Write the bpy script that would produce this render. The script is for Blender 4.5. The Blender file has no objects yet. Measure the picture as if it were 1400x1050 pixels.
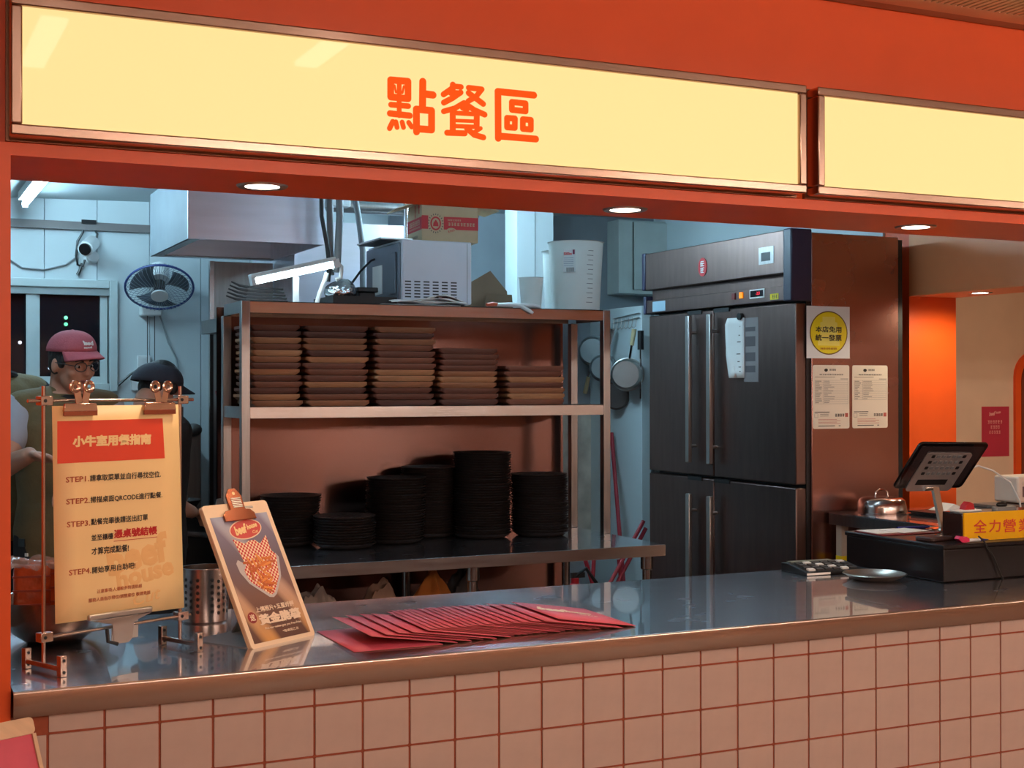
import bpy, bmesh, math, random
from mathutils import Vector, Matrix, Euler
PI = math.pi
random.seed(7)
SC = bpy.context.scene
COL = SC.collection

# ------------------------------------------------------------------ camera
F_PX, YAW, PITCH, ROLL = 1852.65, 0.44131, 0.0030, -0.0011
CAM = Vector((-0.2880, -2.5802, 1.4902))
_cy, _sy, _cp, _sp = math.cos(YAW), math.sin(YAW), math.cos(PITCH), math.sin(PITCH)
_fw = Vector((_sy * _cp, _cy * _cp, _sp)); _rt = Vector((_cy, -_sy, 0)); _up = _rt.cross(_fw)
RT = math.cos(ROLL) * _rt + math.sin(ROLL) * _up
UP = -math.sin(ROLL) * _rt + math.cos(ROLL) * _up
cam_data = bpy.data.cameras.new('camera')
cam_data.sensor_width = 36; cam_data.sensor_fit = 'HORIZONTAL'; cam_data.lens = 36 * F_PX / 1400
cam_data.clip_start = 0.05; cam_data.clip_end = 200
cam = bpy.data.objects.new('camera', cam_data); COL.objects.link(cam)
_M = Matrix(((RT.x, UP.x, -_fw.x, CAM.x), (RT.y, UP.y, -_fw.y, CAM.y), (RT.z, UP.z, -_fw.z, CAM.z), (0, 0, 0, 1)))
cam.matrix_world = _M
SC.camera = cam

# ------------------------------------------------------------------ world, exposure
world = bpy.data.worlds.new('world'); SC.world = world; world.use_nodes = True
world.node_tree.nodes['Background'].inputs[0].default_value = (0.012, 0.012, 0.02, 1)
world.node_tree.nodes['Background'].inputs[1].default_value = 1.0
SC.view_settings.view_transform = 'Standard'; SC.view_settings.look = 'None'
SC.view_settings.exposure = 0.0; SC.view_settings.gamma = 1.0; SC.view_settings.use_curve_mapping = False

# light levels (lamps of the place, and added fill tubes in the hall)
WARM = (1.0, 0.82, 0.71); COOL = (0.50, 0.81, 1.0)
STRIP_L = 5.0         # two short strips near the sign
PANEL_L = 77.0        # unseen fill tubes added in the hall
DOWN_W = 9.0          # soffit downlights
TUBE_L = 88.0         # kitchen ceiling tubes
SIGN_L = 0.95         # light boxes

# ------------------------------------------------------------------ measuring helper: a photo pixel onto a plane of the place
def at(px, py, X=None, Y=None, Z=None, P=None, n=None):
    d = _fw + RT * ((px - 700) / F_PX) + UP * ((525 - py) / F_PX)
    if X is not None: t = (X - CAM.x) / d.x
    elif Y is not None: t = (Y - CAM.y) / d.y
    elif Z is not None: t = (Z - CAM.z) / d.z
    else: t = (P - CAM).dot(n) / d.dot(n)
    return CAM + d * t

# ------------------------------------------------------------------ materials
def S(r, g, b):
    f = lambda c: ((c / 255) / 12.92 if c / 255 <= 0.04045 else ((c / 255 + 0.055) / 1.055) ** 2.4)
    return (f(r), f(g), f(b))
MATS = {}
def mat(name, col, rough=0.5, metal=0.0, var=0.06, scale=8.0, stretch=(1, 1, 1), bump=0.0, bscale=40.0, emit=None, estr=0.0,
        alpha=1.0, trans=0.0, ior=1.45, coat=0.0, rvar=0.0, spec=0.5, sss=0.0):
    if name in MATS: return MATS[name]
    m = bpy.data.materials.new(name); m.use_nodes = True
    nt = m.node_tree; N = nt.nodes; L = nt.links
    b = N['Principled BSDF']
    tc = N.new('ShaderNodeTexCoord'); mp = N.new('ShaderNodeMapping'); mp.inputs['Scale'].default_value = stretch
    L.new(tc.outputs['Object'], mp.inputs['Vector'])
    nz = N.new('ShaderNodeTexNoise'); nz.inputs['Scale'].default_value = scale; nz.inputs['Detail'].default_value = 4
    L.new(mp.outputs['Vector'], nz.inputs['Vector'])
    rp = N.new('ShaderNodeValToRGB')
    rp.color_ramp.elements[0].position = 0.3; rp.color_ramp.elements[1].position = 0.7
    rp.color_ramp.elements[0].color = (*[max(0, c * (1 - var)) for c in col], 1)
    rp.color_ramp.elements[1].color = (*[min(1, c * (1 + var)) for c in col], 1)
    L.new(nz.outputs['Fac'], rp.inputs['Fac']); L.new(rp.outputs['Color'], b.inputs['Base Color'])
    b.inputs['Roughness'].default_value = rough; b.inputs['Metallic'].default_value = metal
    b.inputs['Specular IOR Level'].default_value = spec
    if rvar:
        mr = N.new('ShaderNodeMapRange'); mr.inputs['To Min'].default_value = max(0.02, rough - rvar); mr.inputs['To Max'].default_value = rough + rvar
        L.new(nz.outputs['Fac'], mr.inputs['Value']); L.new(mr.outputs['Result'], b.inputs['Roughness'])
    if bump:
        n2 = N.new('ShaderNodeTexNoise'); n2.inputs['Scale'].default_value = bscale; n2.inputs['Detail'].default_value = 3
        L.new(mp.outputs['Vector'], n2.inputs['Vector'])
        bp = N.new('ShaderNodeBump'); bp.inputs['Strength'].default_value = bump; bp.inputs['Distance'].default_value = 0.01
        L.new(n2.outputs['Fac'], bp.inputs['Height']); L.new(bp.outputs['Normal'], b.inputs['Normal'])
    if emit is not None:
        b.inputs['Emission Color'].default_value = (*emit, 1); b.inputs['Emission Strength'].default_value = estr
    if trans: b.inputs['Transmission Weight'].default_value = trans; b.inputs['IOR'].default_value = ior
    if coat: b.inputs['Coat Weight'].default_value = coat; b.inputs['Coat Roughness'].default_value = 0.03
    if sss: b.inputs['Subsurface Weight'].default_value = sss; b.inputs['Subsurface Radius'].default_value = (0.02, 0.01, 0.005)
    b.inputs['Alpha'].default_value = alpha
    MATS[name] = m
    return m

ORANGE = mat('orange_paint', S(236, 90, 25), 0.42, var=0.03, bump=0.03, bscale=60)
COPPER = mat('copper_steel', S(184, 152, 134), 0.25, 1.0, var=0.03, scale=3)
STEEL = mat('brushed_steel', S(188, 184, 182), 0.24, 1.0, var=0.05, scale=5, stretch=(1, 14, 14), rvar=0.06, bump=0.02, bscale=12)
STEEL_TOP = mat('worktop_steel', S(206, 208, 218), 0.26, 1.0, var=0.08, scale=9, stretch=(1, 1.5, 1), rvar=0.04, coat=1.0)
STEEL_TOP.node_tree.nodes['Principled BSDF'].inputs['Coat IOR'].default_value = 2.5
STEEL_TOP.node_tree.nodes['Principled BSDF'].inputs['Coat Roughness'].default_value = 0.03
STEEL_DULL = mat('dull_steel', S(150, 146, 144), 0.34, 1.0, var=0.10, scale=6, stretch=(12, 12, 1), rvar=0.06)
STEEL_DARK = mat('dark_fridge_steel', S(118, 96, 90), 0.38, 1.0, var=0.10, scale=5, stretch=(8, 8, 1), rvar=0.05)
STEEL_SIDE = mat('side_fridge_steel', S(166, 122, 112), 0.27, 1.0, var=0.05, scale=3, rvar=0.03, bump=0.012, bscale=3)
CHROME = mat('chrome', S(215, 212, 210), 0.10, 1.0, var=0.02)
ALU = mat('aluminium', S(190, 185, 180), 0.35, 1.0, var=0.05)
TILE = mat('pinkish_tile', S(200, 176, 164), 0.30, var=0.03, scale=30, coat=0.15)
GROUT = mat('brown_grout', S(158, 80, 54), 0.9, var=0.12, scale=60)
WHITEWALL = mat('white_panel', S(206, 216, 218), 0.45, var=0.03, scale=3)
GREYWALL = mat('grey_wall', S(150, 158, 164), 0.8, var=0.08, scale=4)
CEILW = mat('kitchen_ceiling', S(190, 200, 202), 0.7, var=0.04, scale=2)
DINCEIL = mat('hall_ceiling', S(205, 185, 165), 0.8, var=0.03)
BEIGE = mat('beige_wall', S(222, 198, 168), 0.75, var=0.04, scale=5, bump=0.05)
HALLWALL = mat('hall_wall', S(214, 172, 142), 0.7, var=0.10, scale=2)
FLOORM = mat('hall_floor', S(150, 122, 104), 0.35, var=0.15, scale=4)
KFLOOR = mat('kitchen_floor', S(96, 92, 90), 0.5, var=0.2, scale=6)
WHITEPL = mat('white_plastic', S(225, 228, 228), 0.35, var=0.02)
GREYPL = mat('grey_plastic', S(128, 130, 132), 0.45, var=0.05)
DARKGREY = mat('dark_grey', S(62, 60, 60), 0.5, var=0.1)
BLACK = mat('black_plastic', S(24, 22, 23), 0.4, var=0.1)
BLACKGLOSS = mat('black_gloss', S(16, 13, 14), 0.12, var=0.05, coat=0.3)
IRON = mat('cast_iron', S(50, 40, 37), 0.45, 0.3, var=0.25, scale=30, bump=0.2, bscale=120)
RUBBER = mat('rubber', S(32, 31, 33), 0.7, var=0.1)
CARD = mat('cardboard', S(196, 172, 138), 0.8, var=0.04, scale=20)
CARDK = mat('brown_cardboard', S(108, 84, 64), 0.85, var=0.08, scale=12)
PRINTRED = mat('print_red', S(196, 40, 46), 0.6, var=0.03)
PAPER = mat('white_paper', S(236, 234, 230), 0.7, var=0.02)
PAPERW = mat('warm_paper', S(240, 226, 206), 0.6, var=0.02)
CREAM = mat('cream_poster', S(250, 214, 152), 0.45, var=0.02, scale=3)
POSTRED = mat('poster_red', S(226, 68, 34), 0.45, var=0.03)
INK = mat('ink_black', S(34, 22, 20), 0.6, var=0.05)
INKBROWN = mat('ink_brown', S(176, 74, 38), 0.6, var=0.05)
INKRED = mat('ink_red', S(190, 30, 28), 0.6, var=0.03)
INKGREY = mat('ink_grey', S(112, 100, 94), 0.6, var=0.05)
GHOST = mat('ghost_print', S(244, 194, 128), 0.5, var=0.03)
MENUPINK = mat('menu_pink', S(222, 90, 110), 0.5, var=0.05, scale=25)
MENUDARK = mat('menu_inner', S(150, 92, 66), 0.7, var=0.1)
LOGOCREAM = mat('logo_cream', S(244, 216, 188), 0.6, var=0.02)
WOODL = mat('pale_wood', S(226, 190, 152), 0.5, var=0.08, scale=10, stretch=(1, 12, 1))
YELLOW = mat('yellow_acrylic', S(246, 186, 12), 0.25, var=0.03, coat=0.2)
YELLOWP = mat('yellow_print', S(244, 218, 16), 0.5, var=0.03)
MAROON = mat('maroon', S(120, 36, 38), 0.5, var=0.1)
REDP = mat('red_plastic', S(178, 24, 34), 0.4, var=0.05)
SIGNTXT = mat('sign_orange', S(190, 52, 0), 0.5, var=0.02, emit=S(255, 80, 0), estr=0.88, spec=0.2)
# ------------------------------------------------------------------ mesh helpers
MW = {}          # world matrix of each thing root
def frame(o, x, y):
    x = Vector(x).normalized(); y = Vector(y); y = (y - x * y.dot(x)).normalized(); z = x.cross(y); o = Vector(o)
    return Matrix(((x.x, y.x, z.x, o.x), (x.y, y.y, z.y, o.y), (x.z, y.z, z.z, o.z), (0, 0, 0, 1)))
def along(p, q):
    p = Vector(p); q = Vector(q); z = (q - p).normalized()
    a = Vector((0, 0, 1)) if abs(z.z) < 0.9 else Vector((1, 0, 0))
    x = a.cross(z).normalized(); y = z.cross(x)
    return Matrix(((x.x, y.x, z.x, p.x), (x.y, y.y, z.y, p.y), (x.z, y.z, z.z, p.z), (0, 0, 0, 1)))
def rz(a): return Matrix.Rotation(a, 4, 'Z')
def T(x, y=None, z=None): return Matrix.Translation(Vector(x) if y is None else Vector((x, y, z)))

class MB:
    def __init__(s): s.v = []; s.f = []
    def add(s, vs, fs, M=None):
        k = len(s.v)
        s.v += [tuple(M @ Vector(v)) if M else tuple(v) for v in vs]
        s.f += [tuple(i + k for i in f) for f in fs]
        return s
    def box(s, a, b, M=None):
        (x0, y0, z0), (x1, y1, z1) = a, b
        return s.add([(x0, y0, z0), (x1, y0, z0), (x1, y1, z0), (x0, y1, z0), (x0, y0, z1), (x1, y0, z1), (x1, y1, z1), (x0, y1, z1)],
                     [(0, 3, 2, 1), (4, 5, 6, 7), (0, 1, 5, 4), (1, 2, 6, 5), (2, 3, 7, 6), (3, 0, 4, 7)], M)
    def cyl(s, p, q, r, r2=None, n=14, M=None):
        r2 = r if r2 is None else r2
        A = along(p, q); h = (Vector(q) - Vector(p)).length
        vs = [(r * math.cos(2 * PI * i / n), r * math.sin(2 * PI * i / n), 0) for i in range(n)] + \
             [(r2 * math.cos(2 * PI * i / n), r2 * math.sin(2 * PI * i / n), h) for i in range(n)]
        fs = [(i, (i + 1) % n, n + (i + 1) % n, n + i) for i in range(n)] + [tuple(range(n))[::-1], tuple(range(n, 2 * n))]
        return s.add(vs, fs, M @ A if M else A)
    def tube(s, pts, r, n=8, closed=False, M=None):
        pts = [Vector(p) for p in pts]; m = len(pts); rings = []; prev = None
        for i, p in enumerate(pts):
            if closed: d = (pts[(i + 1) % m] - pts[i - 1])
            else: d = (pts[min(i + 1, m - 1)] - pts[max(i - 1, 0)])
            d.normalize()
            if prev is None:
                a = Vector((0, 0, 1)) if abs(d.z) < 0.9 else Vector((1, 0, 0)); x = a.cross(d).normalized()
            else:
                x = (prev - d * prev.dot(d)).normalized()
            prev = x; y = d.cross(x)
            rr = r[i] if isinstance(r, (list, tuple)) else r
            rings.append([p + (x * math.cos(2 * PI * k / n) + y * math.sin(2 * PI * k / n)) * rr for k in range(n)])
        vs = [v for g in rings for v in g]; fs = []
        for i in range(m if closed else m - 1):
            a = i * n; b = ((i + 1) % m) * n
            fs += [(a + k, a + (k + 1) % n, b + (k + 1) % n, b + k) for k in range(n)]
        if not closed: fs += [tuple(range(n))[::-1], tuple(range((m - 1) * n, m * n))]
        return s.add(vs, fs, M)
    def lathe(s, prof, n=28, M=None, close=False, sx=1.0, sy=1.0):
        vs = []; fs = []; m = len(prof)
        for r, z in prof:
            for k in range(n):
                vs.append((r * sx * math.cos(2 * PI * k / n), r * sy * math.sin(2 * PI * k / n), z))
        for i in range(m if close else m - 1):
            a = i * n; b = ((i + 1) % m) * n
            fs += [(a + k, a + (k + 1) % n, b + (k + 1) % n, b + k) for k in range(n)]
        if not close:
            if prof[0][0] > 1e-6: fs.append(tuple(range(n))[::-1])
            if prof[-1][0] > 1e-6: fs.append(tuple(range((m - 1) * n, m * n)))
        return s.add(vs, fs, M)
    def prism(s, poly, z0, z1, M=None):
        n = len(poly)
        vs = [(p[0], p[1], z0) for p in poly] + [(p[0], p[1], z1) for p in poly]
        fs = [tuple(range(n))[::-1], tuple(range(n, 2 * n))] + [(i, (i + 1) % n, n + (i + 1) % n, n + i) for i in range(n)]
        return s.add(vs, fs, M)
    def ell(s, c, r, M=None, n=14, m=9):
        vs = []; fs = []
        r = (r, r, r) if not hasattr(r, '__len__') else r
        for i in range(m + 1):
            th = PI * i / m
            for k in range(n):
                ph = 2 * PI * k / n
                vs.append((c[0] + r[0] * math.sin(th) * math.cos(ph), c[1] + r[1] * math.sin(th) * math.sin(ph), c[2] - r[2] * math.cos(th)))
        for i in range(m):
            fs += [(i * n + k, i * n + (k + 1) % n, (i + 1) * n + (k + 1) % n, (i + 1) * n + k) for k in range(n)]
        return s.add(vs, fs, M)
    def grid(s, fn, nu, nv, M=None):
        vs = [fn(i / nu, j / nv) for j in range(nv + 1) for i in range(nu + 1)]
        fs = [(j * (nu + 1) + i, j * (nu + 1) + i + 1, (j + 1) * (nu + 1) + i + 1, (j + 1) * (nu + 1) + i) for j in range(nv) for i in range(nu)]
        return s.add(vs, fs, M)
    def mesh(s, name):
        me = bpy.data.meshes.new(name); me.from_pydata(s.v, [], s.f); me.update()
        bm = bmesh.new(); bm.from_mesh(me)
        bmesh.ops.remove_doubles(bm, verts=bm.verts, dist=1e-6)
        bmesh.ops.recalc_face_normals(bm, faces=bm.faces)
        bm.to_mesh(me); bm.free()
        me.polygons.foreach_set('use_smooth', [True] * len(me.polygons))
        me.set_sharp_from_angle(angle=math.radians(38))
        return me
    def build(s, name, m, parent=None, world=False, bevel=0, solid=0, subsurf=0, label=None):
        me = s.mesh(name)
        return put(name, me, m, parent, world, bevel, solid, subsurf, label)

def root_of(o):
    while o.parent: o = o.parent
    return o
def put(name, me, m, parent=None, world=False, bevel=0, solid=0, subsurf=0, label=None):
    if parent is not None and world:
        me.transform(MW[root_of(parent).name].inverted())
    o = bpy.data.objects.new(name, me); COL.objects.link(o)
    if m is not None: me.materials.append(m)
    if parent is not None: o.parent = parent
    else: MW[o.name] = Matrix()
    if solid:
        md = o.modifiers.new('solid', 'SOLIDIFY'); md.thickness = solid; md.offset = 0
    if bevel:
        md = o.modifiers.new('bevel', 'BEVEL'); md.width = bevel; md.segments = 2; md.limit_method = 'ANGLE'; md.angle_limit = math.radians(40)
    if subsurf:
        md = o.modifiers.new('sub', 'SUBSURF'); md.levels = subsurf; md.render_levels = subsurf
    if label: o['label'] = label
    return o
def tag(o, label, cat, group=None):
    o['label'] = label; o['category'] = cat
    if group: o['group'] = group
    return o
def thing(name, label, cat, loc=(0, 0, 0), rot=0.0, group=None):
    o = bpy.data.objects.new(name, None); COL.objects.link(o); o.empty_display_size = 0.05
    o.location = loc
    R_ = rot if not isinstance(rot, (int, float)) else Euler((0, 0, rot)).to_matrix().to_4x4()
    o.rotation_euler = R_.to_euler()
    MW[o.name] = T(loc) @ R_
    return tag(o, label, cat, group)
def struct(o): o['kind'] = 'structure'; return o
def copy_tree(o, parent=None):
    c = o.copy(); COL.objects.link(c)
    if parent is not None: c.parent = parent
    else: MW[c.name] = MW[o.name].copy()
    for ch in list(o.children): copy_tree(ch, c)
    return c

def rrect(x0, x1, y0, y1, r, n=4):
    out = []
    for cx, cy, a in ((x1 - r, y0 + r, -PI / 2), (x1 - r, y1 - r, 0), (x0 + r, y1 - r, PI / 2), (x0 + r, y0 + r, PI)):
        for k in range(n + 1):
            t = a + PI / 2 * k / n; out.append((cx + r * math.cos(t), cy + r * math.sin(t)))
    return out
def oval(cx, cy, rx, ry, n=28): return [(cx + rx * math.cos(2 * PI * k / n), cy + ry * math.sin(2 * PI * k / n)) for k in range(n)]

def text(name, s, m, parent, M, w=None, h=None, bold=0.0, ext=0.0004, res=2, align='CENTER', world=False, shear=0.0, space=1.0, label=None):
    cu = bpy.data.curves.new(name, 'FONT'); cu.body = s; cu.size = 1; cu.resolution_u = res
    cu.bevel_depth = bold; cu.bevel_resolution = 0
    cu.align_x = 'LEFT'; cu.align_y = 'BOTTOM'; cu.shear = shear; cu.space_character = space; cu.fill_mode = 'FRONT'
    ob = bpy.data.objects.new(name, cu)
    me = bpy.data.meshes.new_from_object(ob)
    bpy.data.objects.remove(ob); bpy.data.curves.remove(cu)
    me.name = name; me.materials.clear()
    xs = [v.co.x for v in me.vertices]; ys = [v.co.y for v in me.vertices]
    if not xs: return None
    x0, x1, y0, y1 = min(xs), max(xs), min(ys), max(ys)
    if w is None: sx = sy = h / (y1 - y0)
    elif h is None: sx = sy = w / (x1 - x0)
    else: sx = w / (x1 - x0); sy = h / (y1 - y0)
    ox = {'CENTER': (x0 + x1) / 2, 'LEFT': x0, 'RIGHT': x1}[align]
    me.transform(M @ T(0, 0, ext) @ Matrix.Diagonal((sx, sy, 0.0002 / max(bold, 1e-3), 1)) @ T(-ox, -(y0 + y1) / 2, 0))
    return put(name, me, m, parent, world, 0, 0, 0, label)

def blocks(name, n, m, parent, M, w, h, ext=0.0004, world=False, vertical=False):
    """a row of print too small to read: n square marks made of little bars"""
    mb = MB(); rnd = random.Random(n * 7 + len(name)); step = (h if vertical else w) / n; c = step * 0.82; b = c * 0.17
    gh = c if vertical else h; gw = w if vertical else c
    for k in range(n):
        A = M @ (T(0, h / 2 - step * (k + 0.5), ext) if vertical else T(-w / 2 + step * (k + 0.5), 0, ext))
        by = gh * 0.085; bx = gw * 0.085
        for yy in (0.42, 0.05, -0.40):
            l = gw * rnd.uniform(0.30, 0.48); mb.box((-l, yy * gh - by, 0), (l, yy * gh + by, 0.0001), A)
        for xx in rnd.sample((-0.32, 0.0, 0.30), 2):
            mb.box((xx * gw - bx, -gh * 0.45, 0), (xx * gw + bx, gh * rnd.uniform(0.2, 0.48), 0.0001), A)
    return mb.build(name, m, parent, world)
# ================================================================== THE SETTING
Z_SOF = 1.909; Z_CEIL = 2.415; CT = 0.95; BACK = 4.5; XW = 4.01
def sbox(name, a, b, m, bevel=0):
    o = MB().box(a, b).build(name, m, bevel=bevel); return struct(o)
sbox('floor', (-4, -7, -0.1), (8, BACK + 0.1, 0), FLOORM)
# dining hall shell behind the camera
sbox('wall_hall_back', (-4, -7.1, 0), (8, -7, Z_CEIL), HALLWALL)
sbox('wall_hall_left', (-4.1, -7, 0), (-4, 0, Z_CEIL), HALLWALL)
sbox('wall_hall_right', (8, -7, 0), (8.1, 3.7, 2.6), BEIGE)
sbox('ceiling_hall', (-4, -7, Z_CEIL), (8, 0.0, Z_CEIL + 0.06), DINCEIL)
# orange shop front: pillar, header with its soffit
wf = MB().box((-4, 0, 0), (-0.063, 0.30, Z_CEIL)).build('wall_front', ORANGE); struct(wf)
hd = MB().box((-0.063, 0, Z_SOF), (8, 0.305, Z_CEIL + 0.06)).build('wall_front_header', ORANGE); struct(hd)
# orange return wall on the right with a wide hatch
rw = MB().box((XW, 2.256, 0), (XW + 0.28, BACK, 2.6)).build('wall_right', ORANGE); struct(rw)
struct(MB().box((XW, 0.305, Z_SOF), (XW + 0.28, 2.256, 2.6)).build('wall_right_beam', mat('tan_orange', S(244, 160, 104), 0.45, var=0.03)))
MB().box((XW - 0.012, 2.42, 0), (XW, BACK - 0.02, 2.6)).build('white_lining', WHITEWALL, rw)
# room beyond the hatch
sbox('wall_beyond', (XW + 0.28, 3.6, 0), (8, 3.7, 2.6), BEIGE)
sbox('ceiling_beyond', (XW + 0.28, 0.305, 2.5), (8, 3.6, 2.56), DINCEIL)
# kitchen shell
sbox('wall_left', (-1.6, 0.3, 0), (-1.5, BACK, 2.6), WHITEWALL)
kc = MB(); kc.add([(-1.5, 0.305, 2.39), (4.0, 0.305, 2.515), (4.0, BACK, 2.515), (-1.5, BACK, 2.39),
                   (-1.5, 0.305, 2.6), (4.0, 0.305, 2.6), (4.0, BACK, 2.6), (-1.5, BACK, 2.6)],
                  [(0, 1, 2, 3), (7, 6, 5, 4), (0, 4, 5, 1), (1, 5, 6, 2), (2, 6, 7, 3), (3, 7, 4, 0)])
struct(kc.build('ceiling', CEILW))
# back wall of seamed panels with a window hole
wx0, wx1, wz0, wz1 = 0.17, 0.838, 1.476, 2.034
wb = MB().box((-1.5, BACK + 0.05, 0), (wx0, BACK + 0.12, 2.6)).box((wx1, BACK + 0.05, 0), (4.29, BACK + 0.12, 2.6)) \
    .box((wx0, BACK + 0.05, 0), (wx1, BACK + 0.12, wz0)).box((wx0, BACK + 0.05, wz1), (wx1, BACK + 0.12, 2.6)).build('wall_back', GREYWALL); struct(wb)
seams = [-1.5, -1.0, -0.5, -0.06, 0.20, 0.487, 0.74, 1.0, 1.262, 1.52, 1.78, 2.04, 2.30]
for a, b in zip(seams[:-1], seams[1:]):
    g = 0.0016
    segs = [(0, 2.6)]
    if b > wx0 and a < wx1: segs = [(0, wz0), (wz1, 2.6)]
    for z0, z1 in segs:
        x0, x1 = a + g, b - g
        MB().box((x0, BACK, z0), (x1, BACK + 0.05, z1)).build('wall_panel', WHITEWALL, wb)
    if len(segs) == 2 and a < wx0 < b: MB().box((a + g, BACK, wz0), (wx0, BACK + 0.05, wz1)).build('wall_panel', WHITEWALL, wb)
    if len(segs) == 2 and a < wx1 < b: MB().box((wx1, BACK, wz0), (b - g, BACK + 0.05, wz1)).build('wall_panel', WHITEWALL, wb)
MB().box((2.3, BACK - 0.02, 0), (4.0, BACK + 0.05, 2.6)).build('grey_wall_shade', GREYWALL, wb)  # grey wall; its left part puts the shade on the wall into the colour
STAINW = mat('stained_board', S(196, 196, 186), 0.6, var=0.35, scale=7)
MB().box((3.35, BACK - 0.03, 0.5), (3.57, BACK - 0.02, 1.36)).build('stained_board', STAINW, wb)
# window
wn = MB(); fw_ = 0.045
def ring(mb, x0, x1, y0, y1, z0, z1, w):
    mb.box((x0, y0, z0), (x0 + w, y1, z1)).box((x1 - w, y0, z0), (x1, y1, z1)).box((x0 + w, y0, z0), (x1 - w, y1, z0 + w)).box((x0 + w, y0, z1 - w), (x1 - w, y1, z1))
ring(wn, wx0, wx1, BACK - 0.03, BACK + 0.05, wz0, wz1, 0.04)
FRAMEW = mat('window_white', S(196, 208, 208), 0.4, var=0.04)
FRAMEG = mat('window_grey', S(150, 158, 158), 0.4, var=0.06)
win = wn.build('window_1', FRAMEW, bevel=0.004); struct(win)
sash = MB(); ring(sash, 0.43, 0.79, BACK + 0.0, BACK + 0.03, wz0 + 0.04, wz1 - 0.04, 0.035); sash.box((0.40, BACK - 0.01, wz0 + 0.04), (0.45, BACK + 0.0, wz1 - 0.04))
sash.build('sash', FRAMEW, win)
sash = MB(); ring(sash, 0.21, 0.44, BACK + 0.03, BACK + 0.05, wz0 + 0.04, wz1 - 0.04, 0.03); sash.build('sash', FRAMEG, win)
MB().box((0.21, BACK - 0.02, wz1 - 0.075), (0.80, BACK + 0.02, wz1 - 0.04)).build('track', FRAMEG, win)
GLASS = mat('window_glass', (0.02, 0.022, 0.03), 0.04, var=0.0, alpha=0.35, spec=0.6)
MB().box((0.46, BACK + 0.012, wz0 + 0.07), (0.755, BACK + 0.018, wz1 - 0.07)).build('pane', GLASS, win)
MB().box((0.24, BACK + 0.037, wz0 + 0.07), (0.41, BACK + 0.043, wz1 - 0.07)).build('pane', GLASS, win)
# night outside the window
NIGHT = mat('night_facade', (0.006, 0.006, 0.009), 0.9, var=0.5, scale=2)
MB().box((-3, 9.0, 0), (6, 9.2, 5)).build('wall_outside', NIGHT)['kind'] = 'structure'
for i, (px, py, c, lab) in enumerate(((91, 434, (0.2, 1, .5), 'upper of two small green night lights outside the window'), (91, 443, (0.15, 1, .45), 'lower of two small green night lights outside the window'),
                       (52, 446, (.6, .8, 1), 'small white night light near the window sash edge'), (69, 503, (.6, .8, 1), 'low white night light outside by the capped worker'),
                       (28, 468, (.8, .85, 1), 'pale night light seen through the left pane'))):
    p = at(px, py, Y=8.9)
    E_ = mat('night_light_%d' % i, c, 0.5, emit=c, estr=4.0)
    o = thing('night_lamp', lab, 'lamp', (p.x, 9.0, p.z), group='night lights outside')
    MB().ell((0, -0.06, 0), 0.015 if i < 2 else 0.014).build('bulb', E_, o); MB().cyl((0, 0, 0), (0, -0.04, 0), 0.02, n=8).build('bracket', BLACK, o)

# ------------------------------------------------------------------ tiled counter base and steel worktop
cb = MB().box((-0.063, 0.0025, 0), (3.44, 0.60, 0.90)).build('counter_base', GROUT); struct(cb)
tile_me = MB().prism(rrect(0.0024, 0.0976, 0.0024, 0.0976, 0.002, 2), 0, 0.0025, frame((0, 0, 0), (1, 0, 0), (0, 0, 1))).mesh('tile'); tile_me.materials.append(TILE)
cut_me = MB().box((0.0024, -0.0025, 0.0024), (0.0976, 0, 0.033)).mesh('tile_cut'); cut_me.materials.append(TILE)
edge_me = MB().box((0.039, -0.0025, 0.0024), (0.0976, 0, 0.0976)).mesh('tile_edge'); edge_me.materials.append(TILE)
def tile(me, x, z):
    o = bpy.data.objects.new('tile', me); COL.objects.link(o); o.parent = cb; o.location = (x, 0.0025, z)
for i in range(0, 34):
    tile(cut_me, i * 0.1, 0.865)
    for r in range(1, 8): tile(tile_me, i * 0.1, 0.865 - r * 0.1)
for r in range(1, 8): tile(edge_me, -0.1, 0.865 - r * 0.1)
wt = thing('worktop', 'long brushed steel worktop with rolled front edge over the tiled counter', 'worktop', (1.4, 0.35, 0.90))
MB().box((-0.060, -0.018, 0.944), (3.44, 0.715, CT)).build('top_sheet', STEEL_TOP, wt, world=True)
fz = MB(); prof = [(-0.0185, 0.9500), (-0.0205, 0.9493), (-0.0216, 0.9475), (-0.0220, 0.9455), (-0.022, 0.922), (-0.014, 0.901), (-0.008, 0.901), (-0.014, 0.924), (-0.0175, 0.9445)]
fz.prism(prof, 0, 3.50, frame((-0.060, 0, 0), (0, 1, 0), (0, 0, 1))); FASCIA = mat('fascia_steel', S(188, 168, 156), 0.22, 1.0, var=0.03, scale=3)
fz.build('front_edge', FASCIA, wt, world=True)
MB().box((-0.060, 0.60, 0.901), (3.44, 0.715, 0.944)).build('rear_edge', STEEL, wt, world=True)

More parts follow.
